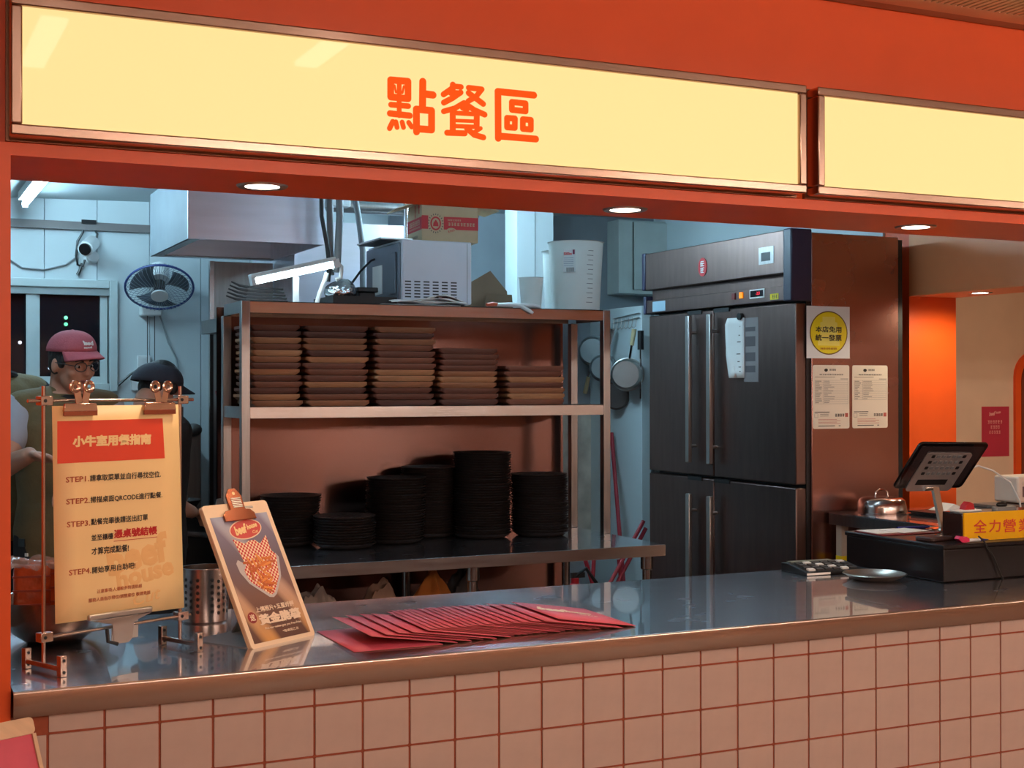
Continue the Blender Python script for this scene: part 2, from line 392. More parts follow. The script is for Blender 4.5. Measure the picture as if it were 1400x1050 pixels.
# ------------------------------------------------------------------ light box signs
def lightbox(x0, x1, z0, z1, label):
    t = thing('lightbox_sign', label, 'sign', ((x0 + x1) / 2, 0, (z0 + z1) / 2))
    w = 0.020
    for a, b in (((x0, z0), (x1, z0 + w)), ((x0, z1 - w), (x1, z1)), ((x0, z0 + w), (x0 + w, z1 - w)), ((x1 - w, z0 + w), (x1, z1 - w))):
        MB().box((a[0], -0.055, a[1]), (b[0], -0.010, b[1])).build('frame_bar', COPPER, t, world=True, bevel=0.003)
    MB().box((x0 - 0.004, -0.010, z0 - 0.004), (x1 + 0.004, 0.0, z1 + 0.004)).build('back_tray', mat('dark_copper', S(120, 84, 66), 0.35, 1.0), t, world=True)
    lit = mat('lit_acrylic', S(150, 120, 70), 0.03, var=0.01, emit=S(255, 227, 156), estr=SIGN_L, spec=0.35)
    MB().box((x0 + w, -0.046, z0 + w), (x1 - w, -0.012, z1 - w)).build('lit_panel', lit, t, world=True)
    return t
sg = lightbox(-0.068, 1.656, 1.937, 2.186, 'long glowing cream light box with three orange characters over the counter')
lightbox(1.688, 3.40, 1.937, 2.186, 'shorter glowing cream light box on the right, next to the long sign')
FR = frame((0, -0.046, 0), (1, 0, 0), (0, 0, 1))
# the three characters in rounded strokes: polylines and stroke widths read off the sign face
GLYPHS = [
 [((170,147),(288,157),(288,275),(170,263),(170,147),42), ((228,150),(228,390),30), ((196,184),(206,232),13), ((260,190),(250,236),13), ((172,316),(290,326),34), ((165,376),(300,391),38),
  ((184,432),(162,478),32), ((205,434),(213,471),30), ((248,436),(257,471),30), ((293,438),(313,468),30), ((389,158),(387,345),44), ((395,242),(459,250),44), ((345,347),(449,357),(449,488),(346,480),(345,347),43), ((346,480),(346,502),42)],
 [((595,180),(594,206),38), ((598,190),(651,195),34), ((590,205),(531,246),36), ((648,232),(590,272),(533,302),36), ((582,228),(648,234),26), ((575,240),(612,262),24), ((702,200),(793,211),34), ((790,214),(752,262),(700,292),34), ((702,236),(802,311),36),
  ((668,305),(610,340),(532,362),34), ((672,305),(740,352),(812,384),36), ((662,336),(690,346),38), ((594,376),(594,508),38), ((598,372),(760,382),28), ((758,380),(757,470),38), ((600,424),(750,430),22), ((600,462),(755,468),26), ((555,508),(676,512),36), ((690,478),(740,522),(803,540),36), ((784,478),(744,503),26)],
 [((902,226),(1149,251),43), ((903,228),(905,545),44), ((905,530),(1162,551),43), ((998,298),(1092,308),(1092,361),(998,351),(998,298),38), ((965,407),(1019,411),(1018,474),(965,470),(965,407),38), ((1073,416),(1128,421),(1128,486),(1073,481),(1073,416),38)]]
def capsule2(mb, a, b_, r, z):
    d = math.atan2(b_[1] - a[1], b_[0] - a[0]); n = 8
    pts = [(b_[0] + r * math.cos(d - PI / 2 + PI * k / n), b_[1] + r * math.sin(d - PI / 2 + PI * k / n)) for k in range(n + 1)] + [(a[0] + r * math.cos(d + PI / 2 + PI * k / n), a[1] + r * math.sin(d + PI / 2 + PI * k / n)) for k in range(n + 1)]
    mb.prism(pts, 0, z, frame((0, -0.046, 0), (1, 0, 0), (0, 0, 1)))
for strokes in GLYPHS:
    mb = MB(); zz = 0.0012
    for st in strokes:
        w = st[-1]; pts = []
        for (gx_, gy_) in st[:-1]:
            q = at(500 + gx_ / 5, 80 + gy_ / 5, Y=-0.046); pts.append((q.x, q.z))
        for p_, q_ in zip(pts[:-1], pts[1:]):
            zz += 0.00003; capsule2(mb, p_, q_, w / 10 * 0.00166, zz)
    mb.build('character', SIGNTXT, sg, world=True)

# ------------------------------------------------------------------ lamps
def emis(name, c, s): return mat(name, c, 0.5, var=0, emit=c, estr=s)
def downlight(x, y, z, label, watts=DOWN_W, col=(1.0, 0.74, 0.50)):
    t = thing('downlight', label, 'lamp', (x, y, z), group='recessed soffit downlights')
    MB().lathe([(0.036, 0), (0.036, -0.003), (0.050, -0.004), (0.053, -0.001), (0.053, 0)], 32).build('trim_ring', ALU, t)
    MB().lathe([(0.0001, -0.001), (0.036, -0.001), (0.036, 0.0)], 32).build('diffuser', emis('downlight_glow', (1, 0.86, 0.72), 14.0), t)
    ld = bpy.data.lights.new('downlight_beam', 'SPOT'); ld.energy = watts; ld.color = col; ld.spot_size = math.radians(172); ld.spot_blend = 0.5; ld.shadow_soft_size = 0.035
    lo = bpy.data.objects.new('downlight_beam', ld); COL.objects.link(lo); lo.parent = t; lo.location = (0, 0, -0.012)
downlight(0.441, 0.17, Z_SOF, 'round downlight in the orange soffit above the clipboard')
downlight(1.307, 0.175, Z_SOF, 'round downlight in the orange soffit above the menus')
downlight(2.165, 0.155, Z_SOF, 'round downlight in the orange soffit in front of the fridge')
downlight(4.131, 1.94, Z_SOF, 'small downlight under the orange beam of the hatch', 16.0, (1.0, 0.88, 0.62))
def strip(x, y0, y1, z, label):
    t = thing('strip_light', label, 'lamp', (x, (y0 + y1) / 2, z), group='strip lights on the hall ceiling')
    MB().box((x - 0.035, y0, z - 0.03), (x + 0.035, y1, z)).build('housing', WHITEPL, t, world=True)
    MB().box((x - 0.030, y0 + 0.01, z - 0.042), (x + 0.030, y1 - 0.01, z - 0.03)).build('diffuser', emis('strip_glow', WARM, STRIP_L), t, world=True)
strip(0.11, -1.45, -0.92, Z_CEIL, 'left warm strip light on the hall ceiling nearest the long sign')
strip(0.79, -1.13, -0.80, Z_CEIL, 'right warm strip light on the hall ceiling nearest the long sign')
def hall_fill(x0, x1, y, label):  # unseen bare tubes, added to throw light sideways onto the upper front wall
    z = Z_CEIL - 0.16
    t = thing('fill_tube', label, 'lamp', ((x0 + x1) / 2, y, Z_CEIL), group='added fill tubes in the hall')
    for x in (x0 + 0.1, x1 - 0.1): MB().cyl((x, y, z + 0.02), (x, y, Z_CEIL - 0.001), 0.004, n=8).build('rod', BLACK, t, world=True)
    for x in (x0, x1 - 0.03): MB().cyl((x, y, z), (x + 0.03, y, z), 0.026, n=14).build('end_cap', BLACK, t, world=True)
    MB().cyl((x0 + 0.03, y, z), (x1 - 0.03, y, z), 0.024, n=14).build('tube', emis('fill_glow', WARM, PANEL_L), t, world=True)
for i, (x, y) in enumerate(((-0.9, -4.8), (0.6, -3.3), (2.9, -3.3), (5.2, -3.3), (1.6, -4.8), (4.0, -4.8))):
    hall_fill(x, x + 1.3, y, ['left far', 'left near', 'middle near', 'right near', 'middle far', 'right far'][i] + ' unseen fill tube light added in the hall behind the viewer')
def ktube(p, q, label, L=TUBE_L, r=0.014):
    p = Vector(p); q = Vector(q)
    t = thing('tube_light', label, 'lamp', (p + q) / 2, group='kitchen ceiling tubes')
    d = (q - p).normalized(); s_ = Vector((0, 0, 1)).cross(d).normalized()
    M = frame(p, d, s_); Ln = (q - p).length
    MB().box((0, -0.03, 0.018), (Ln, 0.03, 0.06), M).build('housing', WHITEPL, t, world=True)
    MB().box((0.0, -0.012, -0.016), (0.02, 0.012, 0.02), M).build('end_cap', WHITEPL, t, world=True)
    MB().box((Ln - 0.02, -0.012, -0.016), (Ln, 0.012, 0.02), M).build('end_cap', WHITEPL, t, world=True)
    MB().cyl(p + d * 0.02, q - d * 0.02, r, n=12).build('tube', emis('tube_glow_%d' % L, COOL, L), t, world=True)
ktube((0.375, 4.30, 2.375), (0.375, 3.10, 2.375), 'glowing white tube light on the kitchen ceiling above the window')
ktube((2.30, 3.95, 2.385), (2.30, 2.75, 2.385), 'kitchen ceiling tube light above the measuring jugs', 150.0)
ktube((0.02, 2.55, 2.355), (0.02, 1.4, 2.355), 'kitchen ceiling tube light above the workers, left of the hood', 50.0)
ktube((1.75, 1.45, 2.385), (2.95, 1.45, 2.41), 'kitchen ceiling tube light between the counter and the rack', 40.0)
# ceiling air vent at the top right
cv = thing('air_vent', 'beige ceiling air vent with dark slots above the right sign', 'vent', (2.6, -0.25, Z_CEIL))
VEN = mat('vent_beige', S(226, 196, 162), 0.5)
MB().box((1.70, -0.105, Z_CEIL - 0.012), (3.4, -0.050, Z_CEIL)).build('frame_bar', VEN, cv, world=True)
MB().box((1.70, -0.50, Z_CEIL - 0.012), (3.4, -0.445, Z_CEIL)).build('frame_bar', VEN, cv, world=True)
MB().box((1.70, -0.445, Z_CEIL - 0.003), (3.4, -0.105, Z_CEIL - 0.001)).build('backing', mat('vent_dark', S(80, 50, 36), 0.8), cv, world=True)
for k in range(85):
    x = 1.70 + k * 0.02
    MB().box((x, -0.445, Z_CEIL - 0.012), (x + 0.012, -0.105, Z_CEIL - 0.003)).build('slat', VEN, cv, world=True)
struct(MB().box((-0.06, -0.045, Z_CEIL - 0.008), (8, 0.0, Z_CEIL)).build('trim_1', mat('trim_grey', S(176, 150, 132), 0.6)))
# ================================================================== KITCHEN FURNITURE
ORD = ['first', 'second', 'third', 'fourth', 'fifth', 'sixth', 'seventh', 'eighth', 'ninth', 'tenth', 'eleventh', 'twelfth', 'thirteenth', 'fourteenth', 'fifteenth',
       'sixteenth', 'seventeenth', 'eighteenth', 'nineteenth', 'twentieth', 'twenty-first', 'twenty-second', 'twenty-third', 'twenty-fourth', 'twenty-fifth',
       'twenty-sixth', 'twenty-seventh', 'twenty-eighth', 'twenty-ninth', 'thirtieth', 'thirty-first', 'thirty-second', 'thirty-third', 'thirty-fourth']
# work table
TZ = 0.86; TX0, TX1, TY0, TY1 = 0.96, 2.60, 2.09, 2.92
tb = thing('work_table', 'steel kitchen work table under the two-shelf rack', 'table', ((TX0 + TX1) / 2, (TY0 + TY1) / 2, 0))
MB().box((TX0, TY0 + 0.002, TZ - 0.045), (TX1, TY1, TZ)).build('table_top', STEEL_TOP, tb, world=True, bevel=0.003)
MB().box((TX0, TY0 - 0.001, TZ - 0.045), (TX1, TY0 + 0.002, TZ - 0.001)).build('front_lip', STEEL, tb, world=True)
for x in (TX0 + 0.06, 1.78, TX1 - 0.05):
    for y in (TY0 + 0.06, TY1 - 0.06):
        MB().cyl((x, y, 0.05), (x, y, TZ - 0.045), 0.019).build('leg', STEEL, tb, world=True)
        MB().lathe([(0.026, 0), (0.026, -0.055), (0.021, -0.06)], 16, T(x, y, TZ - 0.045)).build('leg_socket', STEEL, tb, world=True)
        MB().cyl((x, y, 0), (x, y, 0.06), 0.024).build('foot', BLACK, tb, world=True)
MB().box((TX0 + 0.03, TY0 + 0.03, 0.22), (TX1 - 0.03, TY1 - 0.03, 0.245)).build('lower_shelf', STEEL_DULL, tb, world=True)
# two-shelf rack standing on the table
RX0, RX1, RY0, RY1 = 0.987, 2.60, 2.536, 2.87; Z_MID, Z_TOP = 1.42, 1.826
rk = thing('shelf_rack', 'steel rack with square posts, a middle shelf and a top shelf', 'rack', ((RX0 + RX1) / 2, (RY0 + RY1) / 2, TZ))
pw = 0.034
for x in (RX0, RX1 - pw):
    for y in (RY0, RY1 - pw):
        MB().box((x, y, TZ), (x + pw, y + pw, Z_TOP - 0.045 if y > RY0 else Z_TOP)).build('post', STEEL_DULL, rk, world=True, bevel=0.002)
for z, nm in ((Z_MID, 'middle_shelf'), (Z_TOP, 'top_shelf')):
    s = MB().box((RX0 + (pw if nm[0] == 'm' else pw), RY0 + 0.001, z - 0.003), (RX1 - pw, RY1, z)).build(nm, STEEL, rk, world=True)
    MB().box((RX0 + pw, RY0 + 0.001, z - 0.045), (RX1 - pw, RY0 + 0.006, z)).build('shelf_lip', STEEL, s, world=True)
    MB().box((RX0 + pw, RY1 - 0.006, z - 0.045), (RX1 - pw, RY1 - 0.001, z - 0.003)).build('shelf_lip', STEEL, s, world=True)
    MB().box((RX0 + 0.004, RY0 + pw, z - 0.045), (RX0 + 0.010, RY1 - pw, z)).build('shelf_lip', STEEL_DULL, s, world=True)
    MB().box((RX1 - 0.010, RY0 + pw, z - 0.045), (RX1 - 0.004, RY1 - pw, z)).build('shelf_lip', STEEL_DULL, s, world=True)
MB().box((RX0 + 0.010, RY0 + pw, Z_TOP - 0.003), (RX0 + pw, RY1 - pw, Z_TOP)).box((RX1 - pw, RY0 + pw, Z_TOP - 0.003), (RX1 - 0.01, RY1 - pw, Z_TOP)).build('top_infill', STEEL, rk, world=True)
# steel back panel of the cooking line right behind the rack
PANELST = mat('back_panel_steel', S(126, 92, 84), 0.24, 1.0, var=0.03, scale=3, stretch=(2, 2, 1))
_n = PANELST.node_tree; _p = _n.nodes['Principled BSDF']; _p.inputs['Anisotropic'].default_value = 0.85
_p.inputs['Anisotropic Rotation'].default_value = 0.25
_c = _n.nodes.new('ShaderNodeCombineXYZ'); _c.inputs[0].default_value = 1.0; _n.links.new(_c.outputs[0], _p.inputs['Tangent'])
bp = thing('back_panel', 'tall steel panel closing the back of the rack', 'panel', (1.7, 2.95, 0))
MB().box((RX0 + 0.0, 2.935, 0), (2.575, 2.95, Z_TOP - 0.004)).build('sheet', PANELST, bp, world=True)
for x in (RX0 + 0.03, 2.19, 2.52): MB().box((x, 2.95, 0), (x + 0.04, 2.99, Z_TOP - 0.004)).build('post', STEEL_DULL, bp, world=True)
# wooden serving boards in five stacks
def woodm(i):
    c = [S(116, 68, 48), S(96, 54, 40), S(140, 90, 60), S(82, 46, 37), S(162, 112, 76), S(108, 62, 46)][i]
    return mat('board_wood_%d' % i, c, 0.5, var=0.28, scale=5, stretch=(2, 14, 14))
def board_me(w, d, i):
    mb = MB(); h = 0.0225
    top = rrect(-w / 2, w / 2, -d / 2, d / 2, 0.015, 3); low = rrect(-w / 2 + 0.016, w / 2 - 0.016, -d / 2 + 0.004, d / 2 - 0.004, 0.010, 3)
    n = len(top)
    vs = [(x, y, 0) for x, y in low] + [(x, y, h * 0.5) for x, y in top] + [(x, y, h) for x, y in top]
    fs = [tuple(range(n))[::-1], tuple(range(2 * n, 3 * n))]
    for k in (0, n): fs += [(k + j, k + (j + 1) % n, k + n + (j + 1) % n, k + n + j) for j in range(n)]
    mb.add(vs, fs); me = mb.mesh('serving_board'); me.materials.append(woodm(i)); return me
bmes = {}
stacks = [((1.133, 0.205), 13, 'leftmost'), ((1.378, 0.262), 13, 'second'), ((1.667, 0.262), 13, 'middle'), ((1.950, 0.268), 10, 'fourth'), ((2.252, 0.275), 7, 'rightmost')]
for si, ((cx, w), n, nm) in enumerate(stacks):
    for k in range(n):
        i = random.randrange(6)
        if (si, i) not in bmes: bmes[(si, i)] = board_me(w, 0.26, i)
        o = bpy.data.objects.new('serving_board', bmes[(si, i)]); COL.objects.link(o)
        pz = 0.0245 if n > 12 else 0.0235
        cx_ = cx
        o.location = (cx_ + random.uniform(-0.008, 0.008), 2.695 + random.uniform(-0.012, 0.012), Z_MID + k * pz); o.rotation_euler.z = random.uniform(-0.02, 0.02)
        pos = 'topmost' if k == n - 1 else ('lowest' if k == 0 else ORD[k] + ' from the bottom')
        tag(o, 'wooden serving board, %s in the %s stack on the middle shelf' % (pos, nm), 'serving board', 'wooden boards on the rack')
# cast iron plates in stacks on the table
pm = MB().lathe([(0.0001, 0.002), (0.086, 0.002), (0.104, 0.007), (0.121, 0.020), (0.124, 0.0235), (0.119, 0.0235), (0.100, 0.011), (0.083, 0.0065), (0.0001, 0.0065)], 26).mesh('iron_plate'); pm.materials.append(IRON)
pst = [((1.22, 2.74), 18, 'far left'), ((1.405, 2.56), 11, 'lowest front'), ((1.645, 2.64), 24, 'third'), ((1.86, 2.80), 27, 'fourth'), ((2.045, 2.66), 33, 'tallest'), ((2.30, 2.62), 24, 'far right')]
for (x, y), n, nm in pst:
    ax, ay = random.uniform(-0.03, 0.03), random.uniform(-0.02, 0.02)
    for k in range(n):
        o = bpy.data.objects.new('iron_plate', pm); COL.objects.link(o)
        o.location = (x + random.uniform(-0.003, 0.003) + ax * k / n, y + random.uniform(-0.003, 0.003) + ay * k / n, TZ - 0.002 + k * 0.0106); o.rotation_euler = (0, 0, random.uniform(0, 6))
        pos = 'topmost' if k == n - 1 else ('lowest' if k == 0 else ORD[k] + ' from the bottom')
        tag(o, 'black iron plate, %s in the %s stack on the table' % (pos, nm), 'plate', 'black iron plates on the table')

# ------------------------------------------------------------------ fridge
FX, FY0, FY1, FXB, FT = 3.30, 2.15, 3.38, 3.885, 2.171
fg = thing('fridge', 'tall dark steel four-door fridge with copper-lit side wall', 'fridge', ((FX + FXB) / 2, (FY0 + FY1) / 2, 0))
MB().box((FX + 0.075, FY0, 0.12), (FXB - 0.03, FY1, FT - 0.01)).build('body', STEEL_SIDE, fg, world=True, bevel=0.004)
MB().box((FXB - 0.03, FY0 + 0.01, 0.10), (FXB, FY1, FT - 0.02)).build('rear_gap_shade', BLACK, fg, world=True)  # black box standing for the shade in the gap behind the fridge
MB().box((FX + 0.055, FY0 + 0.012, 0.12), (FX + 0.075, FY1 - 0.012, 1.90)).build('gasket', BLACK, fg, world=True)
for y in (FY0 + 0.08, FY1 - 0.08):
    for x in (FX + 0.13, FXB - 0.1): MB().cyl((x, y, 0), (x, y, 0.12), 0.025).build('foot', BLACK, fg, world=True)
YM = 2.79
FRF = lambda y, z, off=0.0: frame((FX - off, y, z), (0, -1, 0), (0, 0, 1))
for (ya, yb) in ((FY0 + 0.012, YM - 0.004), (YM + 0.004, FY1 - 0.005)):
    for (za, zb) in ((1.072, 1.856), (0.16, 1.058)):
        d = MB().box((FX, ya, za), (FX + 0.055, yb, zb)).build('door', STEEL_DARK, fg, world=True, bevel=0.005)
        near = ya < YM - 0.1
        hy = (YM - 0.03) if near else (YM + 0.155)
        hy = 2.765 if near else 2.945
        h0, h1 = (za + 0.06, zb - 0.02) if za > 1 else (za + 0.2, zb - 0.075)
        MB().box((FX - 0.050, hy - 0.016, h0), (FX - 0.030, hy + 0.016, h1)).build('handle', ALU, d, world=True, bevel=0.004)
        MB().cyl((FX - 0.031, hy, h1 - 0.08), (FX, hy, h1 - 0.08), 0.008).build('handle_stud', ALU, d, world=True)
        MB().cyl((FX - 0.031, hy, h0 + 0.08), (FX, hy, h0 + 0.08), 0.008).build('handle_stud', ALU, d, world=True)
        MB().box((FX - 0.006, hy - 0.11 if near else hy - 0.06, zb - 0.012), (FX, hy + 0.015 if near else hy + 0.06, zb + 0.006)).build('hinge_cover', BLACK, d, world=True)
# machine compartment front
MB().box((FX - 0.03, FY0 + 0.055, 1.985), (FX + 0.075, FY1 - 0.02, FT)).build('top_fascia', STEEL_DARK, fg, world=True, bevel=0.004)
MB().box((FX + 0.005, FY0 + 0.06, 1.935), (FX + 0.075, FY1 - 0.03, 1.982)).build('middle_fascia', STEEL_DARK, fg, world=True)
pn = MB().box((FX - 0.018, FY0 + 0.06, 1.868), (FX + 0.075, FY1 - 0.01, 1.934)).build('control_panel', STEEL_DARK, fg, world=True, bevel=0.003)
NAVY = mat('navy_plastic', S(44, 42, 66), 0.4)
MB().box((FX - 0.035, FY0 - 0.004, 1.862), (FX + 0.076, FY0 + 0.055, FT + 0.004)).build('corner_cap', NAVY, fg, world=True, bevel=0.006)
MB().box((FX - 0.035, FY1 - 0.02, 1.985), (FX + 0.076, FY1 + 0.012, FT + 0.004)).build('corner_cap', NAVY, fg, world=True, bevel=0.006)
MB().box((FX - 0.025, FY1 - 0.012, 1.865), (FX + 0.076, FY1 + 0.012, 1.955)).build('corner_cap', NAVY, fg, world=True, bevel=0.004)
# badge, plate, switches, display, sticker
def onf(x0, x1, y0, y1, m, name, parent, off, y, z, th=0.002):
    return MB().box((x0, y0, 0), (x1, y1, th), FRF(y, z, off)).build(name, m, parent, world=True)
bd = MB().prism(oval(0, 0, 0.036, 0.044), 0, 0.003, FRF(2.834, 2.062, 0.030)).build('badge', PRINTRED, fg, world=True)
blocks('badge_print', 2, PAPER, bd, FRF(2.834, 2.062, 0.0335), 0.036, 0.062, world=True, vertical=True)
onf(-0.055, 0.055, -0.035, 0.04, STEEL_DULL, 'data_plate', fg, 0.030, 2.33, 2.07)
onf(-0.035, 0.03, -0.02, 0.018, DARKGREY, 'data_print', fg, 0.0325, 2.33, 2.068, 0.001)
onf(-0.012, 0.012, -0.014, 0.014, MAROON, 'rocker_switch', pn, 0.018, 2.594, 1.908, 0.006)
onf(-0.012, 0.012, -0.014, 0.014, mat('amber', S(255, 150, 30), 0.3, emit=S(255, 140, 20), estr=0.8), 'rocker_switch', pn, 0.018, 2.535, 1.910, 0.006)
ds = onf(-0.055, 0.055, -0.020, 0.020, PAPER, 'display_bezel', pn, 0.018, 2.415, 1.910, 0.003)
onf(-0.048, 0.048, -0.014, 0.014, BLACKGLOSS, 'display_glass', ds, 0.0212, 2.415, 1.910, 0.001)
text('display_digits', '-2.8', mat('led_red', S(255, 40, 60), 0.4, emit=S(255, 40, 70), estr=1.0), ds, FRF(2.405, 1.911, 0.0225), h=0.014, bold=0.02, world=True)
onf(-0.030, 0.030, -0.013, 0.013, YELLOWP, 'yellow_sticker', pn, 0.018, 2.289, 1.889, 0.001)
blocks('sticker_print', 3, INK, pn, FRF(2.283, 1.889, 0.0195), 0.040, 0.016, world=True)
onf(-0.06, 0.06, -0.025, 0.025, mat('pale_blue_label', S(150, 176, 190), 0.5), 'info_label', pn, 0.018, 3.25, 1.900, 0.001)
# notes on the near door: a hanging order slip with magnet, and a worn printed film
sl = thing('order_slip', 'white paper slip hanging from a magnet on the fridge door', 'paper', (FX, 2.60, 1.6))
def slip(u, v):
    y = 2.635 - 0.10 * u - (0.035 * (1 - v) if u < 0.5 else 0) * (1 - v) ; z = 1.535 + 0.275 * v
    return (FX - 0.004 - 0.028 * (1 - u) * (0.3 + abs(v - 0.45)), y + 0.045 * (1 - u) * (v < .99) * (1 - abs(v - 0.4)), z)
MB().grid(slip, 6, 10).build('sheet', PAPER, sl, world=True, solid=0.0006)
MB().cyl((FX, 2.56, 1.815), (FX - 0.018, 2.56, 1.815), 0.016, n=12).build('magnet', BLACK, sl, world=True)
for k, (z, w) in enumerate(((1.77, .03), (1.73, .025), (1.70, .035), (1.645, .03), (1.61, .02), (1.585, .04), (1.565, .035))):
    MB().box((-w / 2, -0.0022, 0), (w / 2, 0.0022, 0.0004), FRF(2.575, z, 0.0085)).build('print_line', INKGREY, sl, world=True)
fl = thing('printed_film', 'worn grey printed sheet beside the white slip on the fridge door', 'paper', (FX, 2.49, 1.66))
MB().box((-0.055, -0.145, 0), (0.055, 0.145, 0.0006), FRF(2.488, 1.662, 0.0)).build('sheet', mat('grey_film', S(132, 122, 122), 0.6), fl, world=True)
for z, h in ((1.755, .02), (1.70, .045), (1.63, .04), (1.575, .03)):
    MB().box((-0.045, -h / 2, 0), (0.03, h / 2, 0.0003), FRF(2.485, z, 0.0008)).build('print_block', mat('film_print', S(84, 76, 78), 0.7), fl, world=True)
# papers on the copper-lit side of the fridge
SF = lambda x, z, off=0.0: frame((x, FY0 - off, z), (1, 0, 0), (0, 0, 1))
pp = thing('notice_sheet', 'white notice with a yellow oval on the fridge side', 'notice', (3.4645, FY0, 1.73))
MB().box((-0.1165, -0.113, 0), (0.1165, 0.113, 0.0006), SF(3.4645, 1.7305)).build('sheet', PAPER, pp, world=True)
ov = MB().prism(oval(0, 0, 0.102, 0.095, 40), 0, 0.0003, SF(3.4665, 1.728, 0.0007)).build('oval_border', mat('olive_brown', S(120, 84, 8), 0.5), pp, world=True)
MB().prism(oval(0, 0, 0.097, 0.090, 40), 0, 0.0003, SF(3.4665, 1.728, 0.0011)).build('yellow_oval', YELLOWP, pp, world=True)
pale = mat('pale_yellow', S(248, 232, 110), 0.5)
MB().prism([(-0.058, -0.055), (0.058, -0.055), (0.058, -0.035), (0.046, -0.03), (0.046, 0.045), (0.034, 0.048), (0.034, 0.07), (-0.034, 0.07), (-0.034, 0.048), (-0.046, 0.045), (-0.046, -0.03), (-0.058, -0.035)], 0, 0.0002, SF(3.4665, 1.728, 0.0015)).build('watermark', pale, pp, world=True)
text('print_line', '本店免用', INK, pp, SF(3.4645, 1.743, 0.0019), w=0.140, h=0.027, bold=0.02, world=True)
text('print_line', '統一發票', INK, pp, SF(3.4645, 1.707, 0.0019), w=0.142, h=0.028, bold=0.02, world=True)
blocks('print_line', 10, INKBROWN, pp, SF(3.4645, 1.660, 0.0019), 0.09, 0.008, world=True)
lp = []
for j, (cx, nm) in enumerate(((3.4795, 'left'), (3.6925, 'right'))):
    t = thing('certificate', 'cream certificate with tables and a red seal, %s of the pair on the fridge side' % nm, 'certificate', (cx, FY0, 1.448), group='certificates on the fridge side')
    MB().prism(rrect(-0.0985, 0.0985, -0.138, 0.138, 0.008, 2), 0, 0.001, SF(cx, 1.4505)).build('sheet', PAPERW, t, world=True)
    def seg(x0, x1, y, h, m=INKGREY, nm_='print_line'):
        MB().box((x0, y - h / 2, 0), (x1, y + h / 2, 0.0002), SF(cx, 1.4505, 0.0011)).build(nm_, m, t, world=True)
    MB().prism(oval(-0.028, 0.116, 0.010, 0.007, 10), 0, 0.0002, SF(cx, 1.4505, 0.0011)).build('emblem', INK, t, world=True)
    blocks('print_line', 4, INK, t, SF(cx + 0.008, 1.4505 + 0.1175, 0.0012), 0.036, 0.008, world=True)
    blocks('print_line', 14, INKGREY, t, SF(cx, 1.4505 + 0.097, 0.0012), 0.13, 0.006, world=True)
    seg(-0.088, 0.02, 0.086, 0.002); seg(0.05, 0.092, 0.078, 0.002)
    nrow = 12 if j == 0 else 10
    for k in range(nrow + 1): seg(-0.088, 0.090, 0.072 - k * 0.0085, 0.0007)
    for k in range(nrow): seg(-0.085, -0.085 + random.uniform(0.015, 0.035), 0.068 - k * 0.0085, 0.002, INK); seg(-0.038, -0.038 + random.uniform(0.02, 0.06), 0.068 - k * 0.0085, 0.0018)
    for x in (-0.088, -0.042, 0.090): MB().box((x, 0.072 - nrow * 0.0085, 0), (x + 0.0007, 0.072, 0.0002), SF(cx, 1.4505, 0.0011)).build('table_rule', INKGREY, t, world=True)
    seg(-0.09, -0.01, -0.066, 0.003, INK); seg(-0.06, -0.015, -0.075, 0.002); seg(-0.06, -0.015, -0.083, 0.002)
    for a, b in (((-0.09, -0.09), (-0.072, -0.089)), ((-0.09, -0.073), (-0.072, -0.072)), ((-0.09, -0.09), (-0.089, -0.072)), ((-0.073, -0.09), (-0.072, -0.072))):
        MB().box((a[0], a[1], 0), (b[0], b[1], 0.0002), SF(cx, 1.4505, 0.0011)).build('box_rule', INKGREY, t, world=True)
    blocks('signature', 4, INK, t, SF(cx + 0.045, 1.4505 - 0.080, 0.0012), 0.052, 0.012, world=True)
    MB().box((0.075, -0.088, 0), (0.091, -0.071, 0.0002), SF(cx, 1.4505, 0.0011)).build('seal', mat('seal_red', S(196, 96, 84), 0.6), t, world=True)
    for k in range(4): seg(-0.07, 0.03 + 0.02 * (k % 2), -0.098 - k * 0.006, 0.0018, mat('print_rust', S(196, 110, 96), 0.6))
    seg(-0.07, 0.02, -0.126, 0.003, INK); seg(0.04, 0.05, -0.126, 0.003, INK)
# ------------------------------------------------------------------ things on top of the rack
MX0, MX1, MY0, MY1 = 1.652, 1.974, 2.60, 3.02; MT = 2.098
mw = thing('microwave', 'white microwave oven seen from its vented side on the rack top', 'microwave', ((MX0 + MX1) / 2, (MY0 + MY1) / 2, Z_TOP))
MWH = mat('enamel_white', S(222, 226, 236), 0.35, var=0.02)
MB().box((MX0 + 0.012, MY0, Z_TOP + 0.012), (MX1, MY1, MT)).build('body', MWH, mw, world=True, bevel=0.006)
rp_ = MB().box((MX0, MY0 + 0.012, Z_TOP + 0.02), (MX0 + 0.012, MY1 - 0.012, MT - 0.012)).build('rear_panel', mat('rear_grey', S(110, 118, 130), 0.45, 0.3), mw, world=True, bevel=0.004)
MB().box((MX0 - 0.008, MY0 + 0.03, Z_TOP + 0.05), (MX0, MY0 + 0.10, MT - 0.05)).build('rear_duct', mat('rear_grey', S(96, 104, 116)), mw, world=True, bevel=0.012)
MB().box((MX0 - 0.002, MY0 + 0.20, Z_TOP + 0.06), (MX0, MY0 + 0.32, MT - 0.09)).build('rating_label', PAPER, rp_, world=True)
MB().box((MX1 - 0.022, MY0 - 0.001, Z_TOP + 0.015), (MX1 - 0.020, MY0, MT - 0.006)).build('door_seam', GREYPL, mw, world=True)
for c in range(6):
    for r in range(6):
        x = MX0 + 0.025 + c * 0.0405; z = Z_TOP + 0.035 + r * 0.0125
        MB().box((x, MY0 - 0.0012, z), (x + 0.026, MY0 + 0.0005, z + 0.0055)).build('vent_slot', DARKGREY, mw, world=True)
